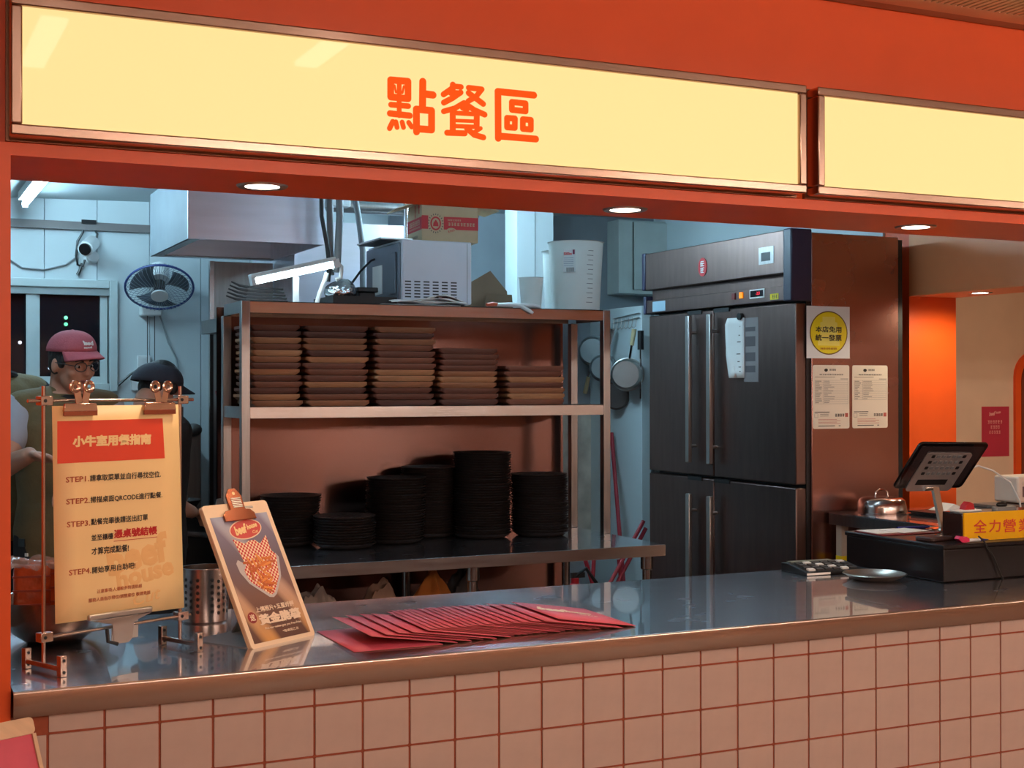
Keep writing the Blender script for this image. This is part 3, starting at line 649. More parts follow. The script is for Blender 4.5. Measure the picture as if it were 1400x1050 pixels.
for x in (MX0 + 0.03, MX1 - 0.03):
    for y in (MY0 + 0.04, MY1 - 0.04): MB().cyl((x, y, Z_TOP), (x, y, Z_TOP + 0.012), 0.014, n=10).build('foot', BLACK, mw, world=True)
cordp = [(MX0, 2.9, 2.04), (MX0 - 0.03, 2.86, 2.03), (MX0 - 0.09, 2.82, 1.98), (MX0 - 0.14, 2.8, 1.92), (MX0 - 0.17, 2.79, 1.87), (MX0 - 0.18, 2.78, 1.835)]
MB().tube(cordp, 0.005).build('power_cord', BLACK, mw, world=True)
tr = thing('metal_tray', 'thin metal tray lying on the microwave', 'tray', (MX0 + 0.05, 2.85, MT))
MB().box((MX0 - 0.055, 2.66, MT), (MX0 + 0.075, 2.95, MT + 0.004)).build('plate', DARKGREY, tr, world=True)
MB().box((MX0 - 0.06, 2.655, MT + 0.004), (MX0 + 0.08, 2.955, MT + 0.010)).build('rim', ALU, tr, world=True)
# carton on the microwave
ca = thing('carton', 'open beige cardboard carton with a red band on the microwave', 'carton', (1.768, 2.645, MT), math.radians(-6))
CW, CD, CH = 0.245, 0.22, 0.165
MB().box((0, 0, 0), (CW, CD, CH)).build('box', CARD, ca, bevel=0.002)
FA = frame((0, 0, 0), (1, 0, 0), (0, 0, 1)); FB = frame((0, CD, 0), (0, -1, 0), (0, 0, 1))
bx0 = 0.062
MB().box((0, 0.052, 0), (0.028, 0.108, 0.0008), FA).build('red_band', PRINTRED, ca)
MB().box((0.095, 0.052, 0), (CW, 0.105, 0.0008), FA).build('red_band', PRINTRED, ca)
MB().prism(oval(0.060, 0.076, 0.023, 0.029, 24), 0, 0.0009, FA).build('logo_ring', PRINTRED, ca)
MB().prism(oval(0.060, 0.076, 0.017, 0.022, 24), 0, 0.0012, FA).build('logo_field', CARD, ca)
MB().prism([(0.048, 0.064), (0.072, 0.064), (0.070, 0.078), (0.060, 0.092), (0.050, 0.078)], 0, 0.0015, FA).build('logo_mark', PRINTRED, ca)
for k in range(20):
    a = 2 * PI * k / 20
    MB().box((-0.0015, -0.003, 0), (0.0015, 0.003, 0.0009), FA @ T(0.060 + 0.031 * math.cos(a), 0.076 + 0.038 * math.sin(a), 0) @ rz(a + PI / 2)).build('logo_dash', DARKGREY, ca)
blocks('print_line', 8, CARD, ca, FA @ T(0.140, 0.092, 0.0008), 0.06, 0.007)
blocks('print_line', 9, CARD, ca, FA @ T(0.172, 0.075, 0.0008), 0.12, 0.013)
MB().prism(oval(0.128, 0.046, 0.022, 0.014, 20), 0, 0.001, FA).build('small_seal', CARD, ca)
blocks('seal_print', 4, PRINTRED, ca, FA @ T(0.128, 0.047, 0.0010) @ rz(0.3), 0.03, 0.008)
MB().box((0, 0.050, 0), (CD, 0.103, 0.0008), FB).build('red_band', PRINTRED, ca)
blocks('print_line', 6, CARD, ca, FB @ T(0.11, 0.082, 0.0008), 0.17, 0.022)
blocks('print_line', 14, CARD, ca, FB @ T(0.11, 0.062, 0.0008), 0.17, 0.007)
blocks('print_column', 3, PRINTRED, ca, FB @ T(0.12, 0.132, 0.0004), 0.022, 0.055, vertical=True)
MB().prism([(0.175, 0.118), (0.185, 0.118), (0.185, 0.142), (0.194, 0.142), (0.180, 0.160), (0.166, 0.142), (0.175, 0.142)], 0, 0.001, FB).build('print_arrow', PRINTRED, ca)
blocks('print_line', 9, INKGREY, ca, FB @ T(0.1, 0.025, 0.0004), 0.12, 0.011)
MB().box((0, -0.10, -0.002), (CW, 0, 0.002), T(0, 0, CH) @ Matrix.Rotation(-0.55, 4, 'X')).build('flap', CARD, ca)
MB().box((0, 0, -0.002), (CW, 0.10, 0.002), T(0, CD, CH) @ Matrix.Rotation(0.4, 4, 'X')).build('flap', CARD, ca)
MB().box((-0.10, 0.01, -0.002), (0, CD - 0.01, 0.002), T(0, 0, CH) @ Matrix.Rotation(-0.3, 4, 'Y')).build('flap', CARD, ca)
MB().box((0, 0.01, -0.002), (0.10, CD - 0.01, 0.002), T(CW, 0, CH) @ Matrix.Rotation(0.25, 4, 'Y')).build('flap', CARD, ca)
# plastic jugs and cup
PP = mat('milky_plastic', S(234, 240, 238), 0.35, var=0.03, trans=0.3, ior=1.15)
def jug(c, r0, r1, h, label, spout=True):
    t = thing('measuring_jug' if spout else 'plastic_cup', label, 'jug' if spout else 'cup', c)
    n = 32; vs = []; fs = []
    prof = [(r0, 0), (r0 + (r1 - r0) * 0.5, h * 0.5), (r1, h), (r1 + 0.006, h + 0.002), (r1 - 0.002, h), (r0 + (r1 - r0) * 0.5 - 0.003, h * 0.5), (r0 - 0.004, 0.004)]
    for r, z in prof:
        for k in range(n):
            a = 2 * PI * k / n; sp = max(0, math.cos(a - 0.3)) ** 10 * 0.028 * max(0, (z / h - 0.8) / 0.2) if spout else 0
            vs.append(((r + sp) * math.cos(a), (r + sp) * math.sin(a), z + sp * 0.25))
    for i in range(len(prof) - 1):
        fs += [(i * n + k, i * n + (k + 1) % n, (i + 1) * n + (k + 1) % n, (i + 1) * n + k) for k in range(n)]
    fs += [tuple(range(n))[::-1], tuple(range((len(prof) - 1) * n, len(prof) * n))]
    MB().add(vs, fs).build('body', PP, t)
    if spout:
        MB().tube([rz(2.5).inverted() @ Vector(q) for q in [(-r1 + 0.01, 0.0, h * 0.92), (-r1 - 0.03, -0.0, h * 0.88), (-r1 - 0.04, 0, h * 0.7), (-r1 - 0.035, 0, h * 0.45), (-r0 - 0.002, 0, h * 0.32)]], 0.009).build('handle', PP, t)
    return t
j2 = jug((2.52, 2.832, Z_TOP), 0.078, 0.090, 0.275, 'plain milky plastic jug standing behind the labelled jug')
j1 = jug((2.472, 2.615, Z_TOP), 0.104, 0.118, 0.292, 'large milky plastic measuring jug with a red and blue label')
CY = lambda a, r, z: T(0, 0, z) @ rz(a) @ frame((r, 0, 0), (0, 1, 0), (0, 0, 1))
LA = -PI / 2 - 0.62 - 0.1
lb = MB().box((-0.027, -0.048, 0), (0.027, 0.048, 0.0006), CY(LA, 0.1165, 0.205)).build('label', mat('label_film', S(206, 214, 216), 0.5), j1)
text('label_print', '5000cc', PRINTRED, lb, CY(LA, 0.1172, 0.236) @ T(-0.006, 0, 0), w=0.036, h=0.013, bold=0.04)
MB().box((0.015, 0.028, 0), (0.024, 0.048, 0.0003), CY(LA, 0.1172, 0.205)).build('label_mark', mat('label_plum', S(110, 20, 60), 0.5), lb)
for k in range(7): MB().box((-0.012 + k * 0.005, -0.046, 0), (-0.0095 + k * 0.005, -0.028, 0.0003), CY(LA, 0.1172, 0.205)).build('bar_mark', INK, lb)
for k in range(5): MB().box((-0.024, -0.02 + k * 0.008, 0), (0.018, -0.0185 + k * 0.008, 0.0003), CY(LA, 0.1172, 0.205)).build('label_line', mat('label_blue', S(96, 120, 150), 0.5), lb)
for k in range(12): MB().box((-0.014 if k % 2 else -0.02, -0.0012, 0), (0.012, 0.0012, 0.0004), CY(-PI / 2 + 0.12, 0.1045 + 0.0118 * (0.03 + k * 0.02) / 0.292 + 0.0008, 0.03 + k * 0.02)).build('scale_mark', GREYPL, j1)
jug((2.255, 2.61, Z_TOP), 0.042, 0.052, 0.132, 'small milky plastic cup beside the measuring jugs', False)
# brown cardboard flap piece leaning on the cup, paper bags, tongs
cbp = thing('cardboard_piece', 'dark brown folded cardboard leaning behind the small cup', 'cardboard', (2.12, 2.8, Z_TOP))
MB().prism([(0, 0), (0.23, 0), (0.23, 0.09), (0.155, 0.180), (0.0, 0.095)], 0, 0.004, frame((2.01, 2.80, Z_TOP), (1, 0.05, 0), (0, 0.15, 1))).build('sheet', CARDK, cbp, world=True)
MB().prism([(0, 0), (0.13, 0), (0.13, 0.07), (0.02, 0.075)], 0, 0.004, frame((2.09, 2.74, Z_TOP), (1, -0.2, 0), (0, 0.3, 1))).build('side_flap', CARDK, cbp, world=True)
bg = thing('paper_bag_pile', 'flattened white paper bags lying along the rack top edge', 'paper bags', (1.75, 2.57, Z_TOP))
for k, (x0, x1, z, a) in enumerate(((1.56, 1.90, 0.000, 0.02), (1.60, 1.93, 0.006, -0.03), (1.66, 1.90, 0.014, 0.05), (1.72, 1.92, 0.022, 0.10))):
    def wavy(u, v, x0=x0, x1=x1, z=z, a=a, k=k):
        return (x0 + (x1 - x0) * u, 2.543 + 0.05 * v + 0.004 * k, Z_TOP + 0.002 + 1.6 * z * (0.3 + 0.7 * math.sin(PI * u)) + 0.010 * math.sin(7 * u + k) * math.sin(PI * v) * (z > 0) + 0.006 * (z > 0))
    MB().grid(wavy, 14, 4).build('bag', PAPER, bg, world=True, solid=0.002)
tg = thing('tongs', 'white handled tongs with orange tip hanging over the rack edge', 'tongs', (2.1, 2.55, Z_TOP))
MB().tube([(2.07, 2.56, Z_TOP + 0.012), (2.13, 2.548, Z_TOP + 0.012), (2.17, 2.535, Z_TOP + 0.008), (2.205, 2.525, Z_TOP - 0.012), (2.22, 2.522, Z_TOP - 0.022)], [0.006, 0.008, 0.009, 0.008, 0.006]).build('arm', WHITEPL, tg, world=True)
MB().tube([(2.07, 2.565, Z_TOP + 0.014), (2.15, 2.56, Z_TOP + 0.016), (2.24, 2.556, Z_TOP + 0.012), (2.27, 2.556, Z_TOP + 0.008)], [0.006, 0.008, 0.007, 0.005]).build('arm', WHITEPL, tg, world=True)
MB().tube([(2.02, 2.553, Z_TOP + 0.010), (2.05, 2.556, Z_TOP + 0.014), (2.075, 2.562, Z_TOP + 0.013)], [0.007, 0.009, 0.007]).build('tip', mat('orange_plastic', S(220, 90, 50), 0.5), tg, world=True)
# black tray with foil parcel and black box
bt = thing('black_tray', 'black tray on the rack top beside the microwave', 'tray', (1.5, 2.7, Z_TOP))
tb_ = MB().box((1.365, 2.58, Z_TOP), (1.635, 2.586, Z_TOP + 0.032)).box((1.365, 2.834, Z_TOP), (1.635, 2.84, Z_TOP + 0.032)).box((1.365, 2.586, Z_TOP), (1.371, 2.834, Z_TOP + 0.032)).box((1.629, 2.586, Z_TOP), (1.635, 2.834, Z_TOP + 0.032)).box((1.371, 2.586, Z_TOP), (1.629, 2.834, Z_TOP + 0.004))
tb_.build('pan', BLACK, bt, world=True)
FOIL = mat('foil', S(220, 222, 226), 0.18, 1.0, var=0.05, bump=1.0, bscale=45)
fo = MB().ell((0, 0, 0.05), (0.07, 0.05, 0.05), n=20, m=12)
fo.v = [(x * (1 + 0.12 * math.sin(31 * x + 17 * z)), y * (1 + 0.1 * math.sin(40 * z)), max(0, z * (1 + 0.1 * math.sin(37 * x)))) for x, y, z in fo.v]
fo.v = [(x + 1.43, y + 2.70, z + Z_TOP + 0.006) for x, y, z in fo.v]
tag(fo.build('foil_parcel', FOIL), 'crumpled silver foil parcel in the black tray', 'foil parcel')
bb = thing('black_caddy', 'small black box with flared lid left of the microwave', 'box', (1.555, 2.75, Z_TOP + 0.004))
MB().box((-0.035, -0.035, 0), (0.035, 0.035, 0.055)).build('body', BLACK, bb, bevel=0.004)
MB().box((-0.045, -0.045, 0.055), (0.045, 0.045, 0.075)).build('lid', BLACK, bb, bevel=0.004)
# slanted tube lamp on the rack top
p = at(347, 385, Y=2.56); q = at(456, 362, Y=2.56)
tl = thing('work_lamp', 'glowing slanted tube lamp fixed above the rack top', 'lamp', (1.30, 2.56, Z_TOP))
d_ = (q - p).normalized(); M_ = frame(p, d_, Vector((0, 1, 0))); Ln = (q - p).length
MB().cyl(p + d_ * 0.006, q - d_ * 0.006, 0.012, n=14).build('tube', emis('work_tube_glow', (0.72, 0.92, 1.0), 16.0), tl, world=True)
MB().box((-0.01, -0.02, 0.014), (Ln + 0.01, 0.03, 0.030), M_ @ Matrix.Rotation(0.0, 4, 'X')).build('housing', WHITEPL, tl, world=True, bevel=0.004)
MB().box((-0.012, -0.016, -0.014), (0.004, 0.02, 0.016), M_).build('end_cap', WHITEPL, tl, world=True)
MB().box((Ln - 0.004, -0.016, -0.014), (Ln + 0.022, 0.02, 0.02), M_).build('end_cap', WHITEPL, tl, world=True)
MB().box((1.21, 2.60, Z_TOP), (1.232, 2.612, Z_TOP + 0.105)).build('bracket', WHITEPL, tl, world=True)
MB().tube([(1.31, 2.62, Z_TOP), (1.322, 2.62, Z_TOP + 0.04), (1.345, 2.62, Z_TOP + 0.10), (1.35, 2.615, Z_TOP + 0.125)], 0.009).build('stand', WHITEPL, tl, world=True)
MB().tube([(1.36, 2.575, 1.965), (1.385, 2.575, 1.99), (1.40, 2.575, 1.975), (1.395, 2.575, 1.93), (1.375, 2.575, 1.92)], 0.008).build('clip', WHITEPL, tl, world=True)
# black forks fanned at the left end of the rack top
for k in range(5):
    z = Z_TOP + 0.006 + k * 0.013
    o = thing('skimmer_fork', 'black flat fork, %s from the bottom of the pile at the rack end' % ORD[k], 'fork', (1.10, 2.70, z), math.radians(10 + 4 * k), 'black forks on the rack top')
    MB().box((-0.06, -0.006, 0), (0.12, 0.006, 0.008)).build('handle', RUBBER, o)
    MB().tube([(-0.06, 0, 0.004), (-0.10, 0, 0.008), (-0.14, 0.0, 0.020)], [0.006, 0.005, 0.003], n=6).build('tip', RUBBER, o)

# ------------------------------------------------------------------ hood, splash back, pipes
hd_ = thing('range_hood', 'large box-shaped steel range hood above the cooking line', 'hood', (1.16, 3.38, 2.10))
hx0, hx1, hy0, hy1, hz0, hz1 = 0.874, 1.45, 2.963, 3.79, 2.10, 2.385
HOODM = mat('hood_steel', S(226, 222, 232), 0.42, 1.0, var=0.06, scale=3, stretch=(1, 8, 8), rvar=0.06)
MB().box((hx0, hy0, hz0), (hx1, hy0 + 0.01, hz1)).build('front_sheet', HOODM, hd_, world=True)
MB().box((hx0, hy0 + 0.01, hz0), (hx0 + 0.01, hy1, hz1)).build('side_sheet', mat('hood_side_shaded', S(122, 130, 136), 0.6, 0.3), hd_, world=True)  # left sheet in a darker, duller colour that stands in for its shade
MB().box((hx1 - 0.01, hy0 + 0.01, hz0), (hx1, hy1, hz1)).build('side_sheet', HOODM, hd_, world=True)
MB().box((hx0 + 0.01, hy1 - 0.01, hz0), (hx1 - 0.01, hy1, hz1)).build('rear_sheet', HOODM, hd_, world=True)
MB().box((hx0 + 0.01, hy0 + 0.01, hz0 + 0.12), (hx1 - 0.01, hy1 - 0.01, hz0 + 0.13)).build('filter_ceiling', mat('greasy_steel', S(110, 96, 84), 0.4, 0.9, var=0.2), hd_, world=True)
MB().box((hx0 + 0.01, hy0 + 0.01, hz0), (hx0 + 0.05, hy1 - 0.01, hz0 + 0.006)).build('gutter', STEEL, hd_, world=True)
MB().box((hx0 + 0.05, hy1 - 0.06, hz0), (hx1 - 0.01, hy1 - 0.01, hz0 + 0.006)).build('gutter', STEEL, hd_, world=True)
h2 = thing('steel_duct_box', 'second steel hood box to the right of the hanging pipes', 'hood', (1.85, 3.6, 2.0))
MB().box((1.46, 3.45, 1.81), (2.15, 3.46, 2.26)).build('front_sheet', HOODM, h2, world=True)
MB().box((1.46, 3.46, 1.81), (2.15, 4.2, 2.25)).build('body', HOODM, h2, world=True)
sp = thing('splash_panel', 'steel splash panel hanging below the hood on the wall', 'panel', (1.3, 3.82, 0.8))
MB().box((1.15, 3.80, 0.75), (1.455, 3.815, 2.09)).build('sheet', STEEL_DULL, sp, world=True)
MB().box((1.15, 3.79, 0.75), (1.17, 3.80, 2.09)).build('edge', STEEL, sp, world=True)
def pipe(name, pts, r, m, label, cat='pipe', group=None):
    o = MB().tube(pts, r, 10).build(name, m); return tag(o, label, cat, group)
ZC = 2.42
pipe('conduit', [(1.385, 2.80, ZC + .02), (1.387, 2.80, 2.2), (1.41, 2.80, 2.08), (1.42, 2.80, 2.0), (1.415, 2.80, 1.93)], 0.009, BLACK, 'thin black cable hanging at the right hood edge', 'cable')
pipe('conduit', [(1.428, 2.83, ZC + .02), (1.432, 2.83, 2.2), (1.436, 2.83, 1.96)], 0.014, GREYPL, 'grey flexible hose hanging beside the hood', 'hose')
pipe('conduit', [(1.46, 2.80, ZC + .02), (1.465, 2.80, 2.2), (1.452, 2.80, 1.97)], 0.015, GREYPL, 'second grey hose just right of the first beside the hood', 'hose')
pipe('conduit', [(1.62, 3.12, ZC + .02), (1.655, 3.12, 2.25), (1.675, 3.12, 2.10), (1.675, 3.12, 1.93), (1.66, 3.12, 1.80)], 0.013, GREYPL, 'grey curved hose coming down to the black box by the microwave', 'hose')
pipe('round_duct', [(1.6, 3.40, 2.335), (2.35, 3.40, 2.335)], 0.035, STEEL_DULL, 'horizontal dark pipe under the ceiling behind the carton', 'pipe')
pipe('vertical_pole', [(1.93, 3.25, 2.1), (1.93, 3.25, 2.44)], 0.012, CHROME, 'bright thin pole under the ceiling left of the carton', 'pole')
jb = thing('junction_box', 'white junction box under the ceiling between the hoses', 'box', (1.62, 3.3, 2.37))
MB().box((-0.05, -0.03, -0.06), (0.05, 0.03, 0.06), T(0, 0, 0)).build('case', WHITEPL, jb, bevel=0.004); MB().box((-0.045, -0.034, -0.05), (0.045, -0.03, 0.05)).build('lid', WHITEPL, jb)
# dark oven column left of the rack
ov_ = thing('oven_column', 'dark steel oven cabinet standing behind the left rack posts', 'oven', (1.24, 3.45, 0))
MB().box((1.10, 3.30, 0), (1.145, 3.34, 1.78)).build('corner_post', DARKGREY, ov_, world=True)
MB().box((1.145, 3.31, 0), (2.2, 3.70, 1.76)).build('body', STEEL_DARK, ov_, world=True, bevel=0.004)
MB().box((1.09, 3.295, 1.74), (2.2, 3.70, 1.80)).build('top_cap', STEEL_DULL, ov_, world=True)
MB().tube([(1.105, 3.30, 1.47), (1.075, 3.27, 1.47), (1.06, 3.27, 1.465)], [0.012, 0.016, 0.014]).build('red_knob', MAROON, ov_, world=True)
MB().box((1.085, 3.285, 1.425), (1.14, 3.30, 1.455)).build('latch', STEEL, ov_, world=True)
# wok range on the left with baffles
st = thing('wok_range', 'black wok range with steel baffles at the back left', 'range', (0.75, 3.9, 0))
MB().box((0.25, 3.45, 0), (1.09, 4.45, 0.92)).build('body', BLACK, st, world=True, bevel=0.006)
MB().box((0.25, 3.45, 0.92), (1.09, 4.45, 0.94)).build('top_sheet', STEEL_DARK, st, world=True)
MB().prism([(0, 0), (0.30, 0), (0.27, 0.34), (0, 0.40)], 0, 0.006, frame((0.72, 3.62, 0.94), (1, 0.08, 0), (0, 0.1, 1))).build('baffle', ALU, st, world=True)
MB().box((1.00, 3.72, 0.94), (1.09, 4.1, 1.32)).build('side_baffle', STEEL_DULL, st, world=True)
MB().box((0.88, 4.1, 0.94), (1.09, 4.45, 1.40)).build('rear_block', STEEL_DARK, st, world=True)
for k in range(4): MB().cyl((0.5 + 0.15 * k, 3.45, 0.80), (0.5 + 0.15 * k, 3.42, 0.80), 0.022).build('knob', DARKGREY, st, world=True)
MB().tube([(0.70, 3.42, 0.88), (0.9, 3.40, 0.86), (1.05, 3.42, 0.84)], 0.014).build('front_rail', STEEL, st, world=True)
pot = thing('plastic_tub', 'pale plastic tub on the wok range behind the guide poster', 'tub', (0.62, 3.60, 0.94))
MB().lathe([(0.05, 0), (0.065, 0.13), (0.070, 0.132), (0.062, 0.13), (0.047, 0.004)], 20).build('body', PP, pot)
pan = thing('frying_pan', 'black frying pan with long handle hooked over the wok range', 'pan', (0.95, 3.62, 0.945))
MB().lathe([(0.0001, 0), (0.09, 0), (0.12, 0.04), (0.118, 0.042), (0.088, 0.005), (0.0001, 0.005)], 24).build('bowl', IRON, pan)
MB().tube([(-0.11, 0, 0.035), (-0.2, -0.03, 0.10), (-0.32, -0.06, 0.22)], [0.008, 0.009, 0.011]).build('handle', BLACK, pan)
lad = thing('long_ladle', 'dark long-handled ladle sticking up from the range', 'ladle', (1.03, 3.66, 1.0))
MB().tube([(1.02, 3.66, 1.33), (0.90, 3.66, 1.42), (0.80, 3.66, 1.48)], 0.008).build('handle', DARKGREY, lad, world=True)
MB().ell((1.045, 3.66, 1.30), (0.04, 0.04, 0.03)).build('bowl', DARKGREY, lad, world=True)

# ------------------------------------------------------------------ back wall fittings
rail = tag(MB().box((-1.5, BACK - 0.03, 2.285), (1.0, BACK, 2.325)).build('wall_duct', mat('taupe', S(120, 112, 110), 0.6)), 'long dark grey cable duct across the back wall', 'duct')
cc = thing('security_camera', 'white bullet security camera with dangling cables on the back wall', 'camera', (0.69, BACK, 2.2))
c0 = at(120, 338, Y=BACK - 0.06)
MB().cyl(c0 + Vector((0.03, 0.06, 0.03)), c0 + Vector((-0.02, -0.06, -0.015)), 0.038, n=18).build('housing', WHITEPL, cc, world=True)
MB().cyl(c0 + Vector((-0.019, -0.058, -0.014)), c0 + Vector((-0.024, -0.068, -0.018)), 0.030, n=18).build('lens', BLACKGLOSS, cc, world=True)
MB().cyl(c0 + Vector((0.03, 0.03, -0.04)), c0 + Vector((0.03, 0.06, -0.05)), 0.03, n=14).build('mount', WHITEPL, cc, world=True)
b = lambda x, y, o=0.02: at(x, y, Y=BACK - o)
MB().tube([b(115, 307), b(113, 318), b(106, 330), b(104, 350), b(106, 362), b(113, 364), b(116, 355)], 0.006).build('cable', BLACK, cc, world=True)
MB().tube([b(119, 310), b(128, 310), b(133, 320), b(131, 330)], 0.006).build('cable', BLACK, cc, world=True)
MB().tube([b(112, 360), b(109, 370), b(106, 376)], [0.006, 0.007, 0.009]).build('plug', BLACK, cc, world=True)
MB().box((0.66, BACK - 0.045, 2.315), (0.73, BACK - 0.03, 2.335)).build('joint', BLACK, cc, world=True)
pipe('wall_cable', [b(104, 352, .008), b(90, 362, .008), b(60, 369, .008), b(30, 366, .008), b(10, 353, .008), b(-20, 340, .008)], 0.004, GREYPL, 'thin grey cable sagging across the back wall to the camera', 'cable')
# wall fan
fn = thing('wall_fan', 'oscillating wall fan with a blue-rimmed wire cage on the back wall', 'fan', (1.05, BACK, 1.95))
fc = at(218, 393, Y=BACK - 0.22); ax = Vector((-0.10, -0.60, -0.80)).normalized()
FM = frame(fc, Vector((1, -0.17, 0)), ax.cross(Vector((1, -0.17, 0)))); R_f = 0.165
WIRE = mat('fan_wire', S(132, 142, 156), 0.4, 0.6); BLUE = mat('fan_blue', S(50, 66, 128), 0.4)
def circ(r, z, n=40): return [FM @ Vector((r * math.cos(2 * PI * k / n), r * math.sin(2 * PI * k / n), z)) for k in range(n)]
MB().tube(circ(R_f, 0), 0.006, 6, True).build('rim', BLUE, fn, world=True)
for sgn, nm in ((1, 'front_cage'), (-1, 'rear_cage')):
    g = MB()
    for k in range(44):
        a = 2 * PI * k / 44
        g.tube([FM @ Vector((R_f * u * math.cos(a), R_f * u * math.sin(a), sgn * 0.052 * math.sqrt(max(0, 1 - u ** 3)))) for u in (0.22, 0.5, 0.75, 0.9, 1.0)], 0.0012, 4)
    g.build(nm, WIRE, fn, world=True)['kind'] = 'stuff'
MB().cyl(FM @ Vector((0, 0, 0.050)), FM @ Vector((0, 0, 0.060)), 0.042, n=20).build('badge_cap', WHITEPL, fn, world=True)
MB().cyl(FM @ Vector((0, 0, -0.03)), FM @ Vector((0, 0, 0.02)), 0.028, n=16).build('hub', DARKGREY, fn, world=True)
MB().cyl(FM @ Vector((0, 0, -0.13)), FM @ Vector((0, 0, -0.045)), 0.05, n=16).build('motor', WHITEPL, fn, world=True)
SMOKE = mat('smoky_blade', S(70, 78, 92), 0.3, alpha=0.75)
for k in range(3):
    a = 2 * PI * k / 3 + 0.4
    bl = MB().grid(lambda u, v: tuple(FM @ Vector(((0.03 + 0.115 * u) * math.cos(a + (v - 0.5) * 1.5 * (0.5 + 0.5 * u)), (0.03 + 0.115 * u) * math.sin(a + (v - 0.5) * 1.5 * (0.5 + 0.5 * u)), -0.005 + 0.03 * (v - 0.5)))), 6, 6)
    bl.build('blade', SMOKE, fn, world=True, solid=0.002)
fb = at(206, 424, Y=BACK - 0.05)
MB().box((fb.x - 0.05, BACK - 0.09, fb.z - 0.03), (fb.x + 0.05, BACK, fb.z + 0.02)).build('wall_mount', WHITEPL, fn, world=True, bevel=0.008)
MB().cyl(fc - ax * 0.1, (fb.x, BACK - 0.05, fb.z), 0.02).build('neck', WHITEPL, fn, world=True)
for dx in (-0.018, 0.018): MB().tube([(fb.x + dx, BACK - 0.06, fb.z - 0.03), (fb.x + dx, BACK - 0.06, fb.z - 0.27)], 0.0022, 6).build('pull_cord', DARKGREY, fn, world=True)
MB().tube([(fb.x + 0.04, BACK - 0.03, fb.z), b(222, 440), b(230, 468), b(241, 490), b(244, 508)], 0.005, 6).build('power_cord', mat('pale_cord', S(150, 160, 162), 0.5), fn, world=True)
so = thing('wall_socket', 'double white wall socket below the fan with a black plug cord', 'socket', (1.0, BACK, 1.56))
for px, py in ((196, 497), (188, 522)):
    c = at(px, py, Y=BACK); MB().box((c.x - 0.033, BACK - 0.022, c.z - 0.045), (c.x + 0.033, BACK, c.z + 0.040)).build('plate', WHITEPL, so, world=True, bevel=0.004)
MB().tube([b(190, 505, .03), b(178, 512, .03), b(160, 528, .02), b(145, 540, .02)], 0.007, 6).build('cord', BLACK, so, world=True)

# ------------------------------------------------------------------ right side of the kitchen
cx0 = at(707, 350, Y=3.9).x; cx1 = at(757, 350, Y=3.9).x
col = MB().box((cx0, 3.9, 0), (cx0 + (cx1 - cx0) * 0.48, 4.05, 2.505)).build('trim_2', WHITEWALL); struct(col)
MB().box((cx0 + (cx1 - cx0) * 0.50, 3.905, 0), (cx1, 4.05, 2.505)).build('door_leaf_edge', WHITEWALL, col)
struct(MB().box((cx1, 3.95, 0), (cx1 + 0.012, 4.40, 2.505)).build('gap_shade', BLACK))  # shade of the gap beside the white column, made as a black strip
PX = at(808, 600, Y=BACK - 0.03).x
prt = tag(MB().box((PX, 3.885, 0), (PX + 0.06, BACK - 0.02, 1.945)).build('partition_panel', WHITEWALL, bevel=0.003), 'white partition panel with pans hanging on it left of the fridge', 'panel')
eb = thing('electric_cabinet', 'pale electric cabinet on the grey wall above the partition', 'cabinet', (4.0, BACK - 0.02, 2.2))
ex0 = at(846, 403, Y=BACK - 0.16).x
MB().box((ex0, BACK - 0.16, 2.045), (4.0, BACK - 0.02, 2.48)).build('case', mat('cabinet_grey', S(196, 204, 200), 0.5), eb, world=True, bevel=0.004)
MB().box((ex0 + 0.10, BACK - 0.175, 2.07), (4.0, BACK - 0.16, 2.47)).build('door', mat('cabinet_grey', S(196, 204, 200)), eb, world=True, bevel=0.003)
MB().box((ex0 + 0.094, BACK - 0.163, 2.07), (ex0 + 0.0995, BACK - 0.158, 2.47)).build('seam', BLACK, eb, world=True)
PF = lambda y, z, off=0.0: frame((PX - off, y, z), (0, -1, 0), (0, 0, 1))
hk = thing('hook_rail', 'wire hook rail fixed near the top of the white partition', 'hook rail', (PX, 4.1, 1.88))
a0 = at(838, 442, X=PX - 0.012); a1 = at(874, 434, X=PX - 0.012)
for dz in (0, 0.025): MB().tube([a0 + Vector((0, 0, dz)), a1 + Vector((0, 0, dz))], 0.003, 6).build('rail_wire', ALU, hk, world=True)
for k in range(7):
    y = a0.y + (a1.y - a0.y) * (k + 0.3) / 7
    MB().tube([(PX - 0.012, y, a0.z + 0.025), (PX - 0.014, y, a0.z - 0.005), (PX - 0.02, y, a0.z - 0.03), (PX - 0.035, y, a0.z - 0.04), (PX - 0.042, y, a0.z - 0.028)], 0.0025, 6).build('hook', ALU, hk, world=True)
def on_panel(px, py, off): return at(px, py, X=PX - off)
def pot_hang(px, py, r, depth, label, name, cat, hp, grip, n=28, mesh=False):
    c = on_panel(px, py, 0.075)
    t = thing(name, label, cat, c)
    M = Matrix.Translation(c) @ frame((0, 0, 0), (0.80, -0.60, 0), (0, 0, 1))
    MB().lathe([(0.0001, depth), (r * 0.82, depth), (r * 0.95, depth * 0.85), (r, 0.0), (r + 0.006, 0), (r - 0.004, 0.004), (r * 0.80, depth - 0.004), (0.0001, depth - 0.004)], n, M).build('bowl', ALU if not mesh else mat('sieve_mesh', S(160, 168, 170), 0.35, 0.9, alpha=0.8), t, world=True)
    h = on_panel(*hp, 0.05)
    e = c + (h - c).normalized() * r
    m = e.lerp(h, 0.45)
    MB().tube([e, m], 0.008).build('shank', CHROME, t, world=True)
    MB().tube([m, h], [0.012, 0.014]).build('grip', grip, t, world=True)
    return t
WOODG = mat('wood_grip', S(200, 180, 140), 0.6)
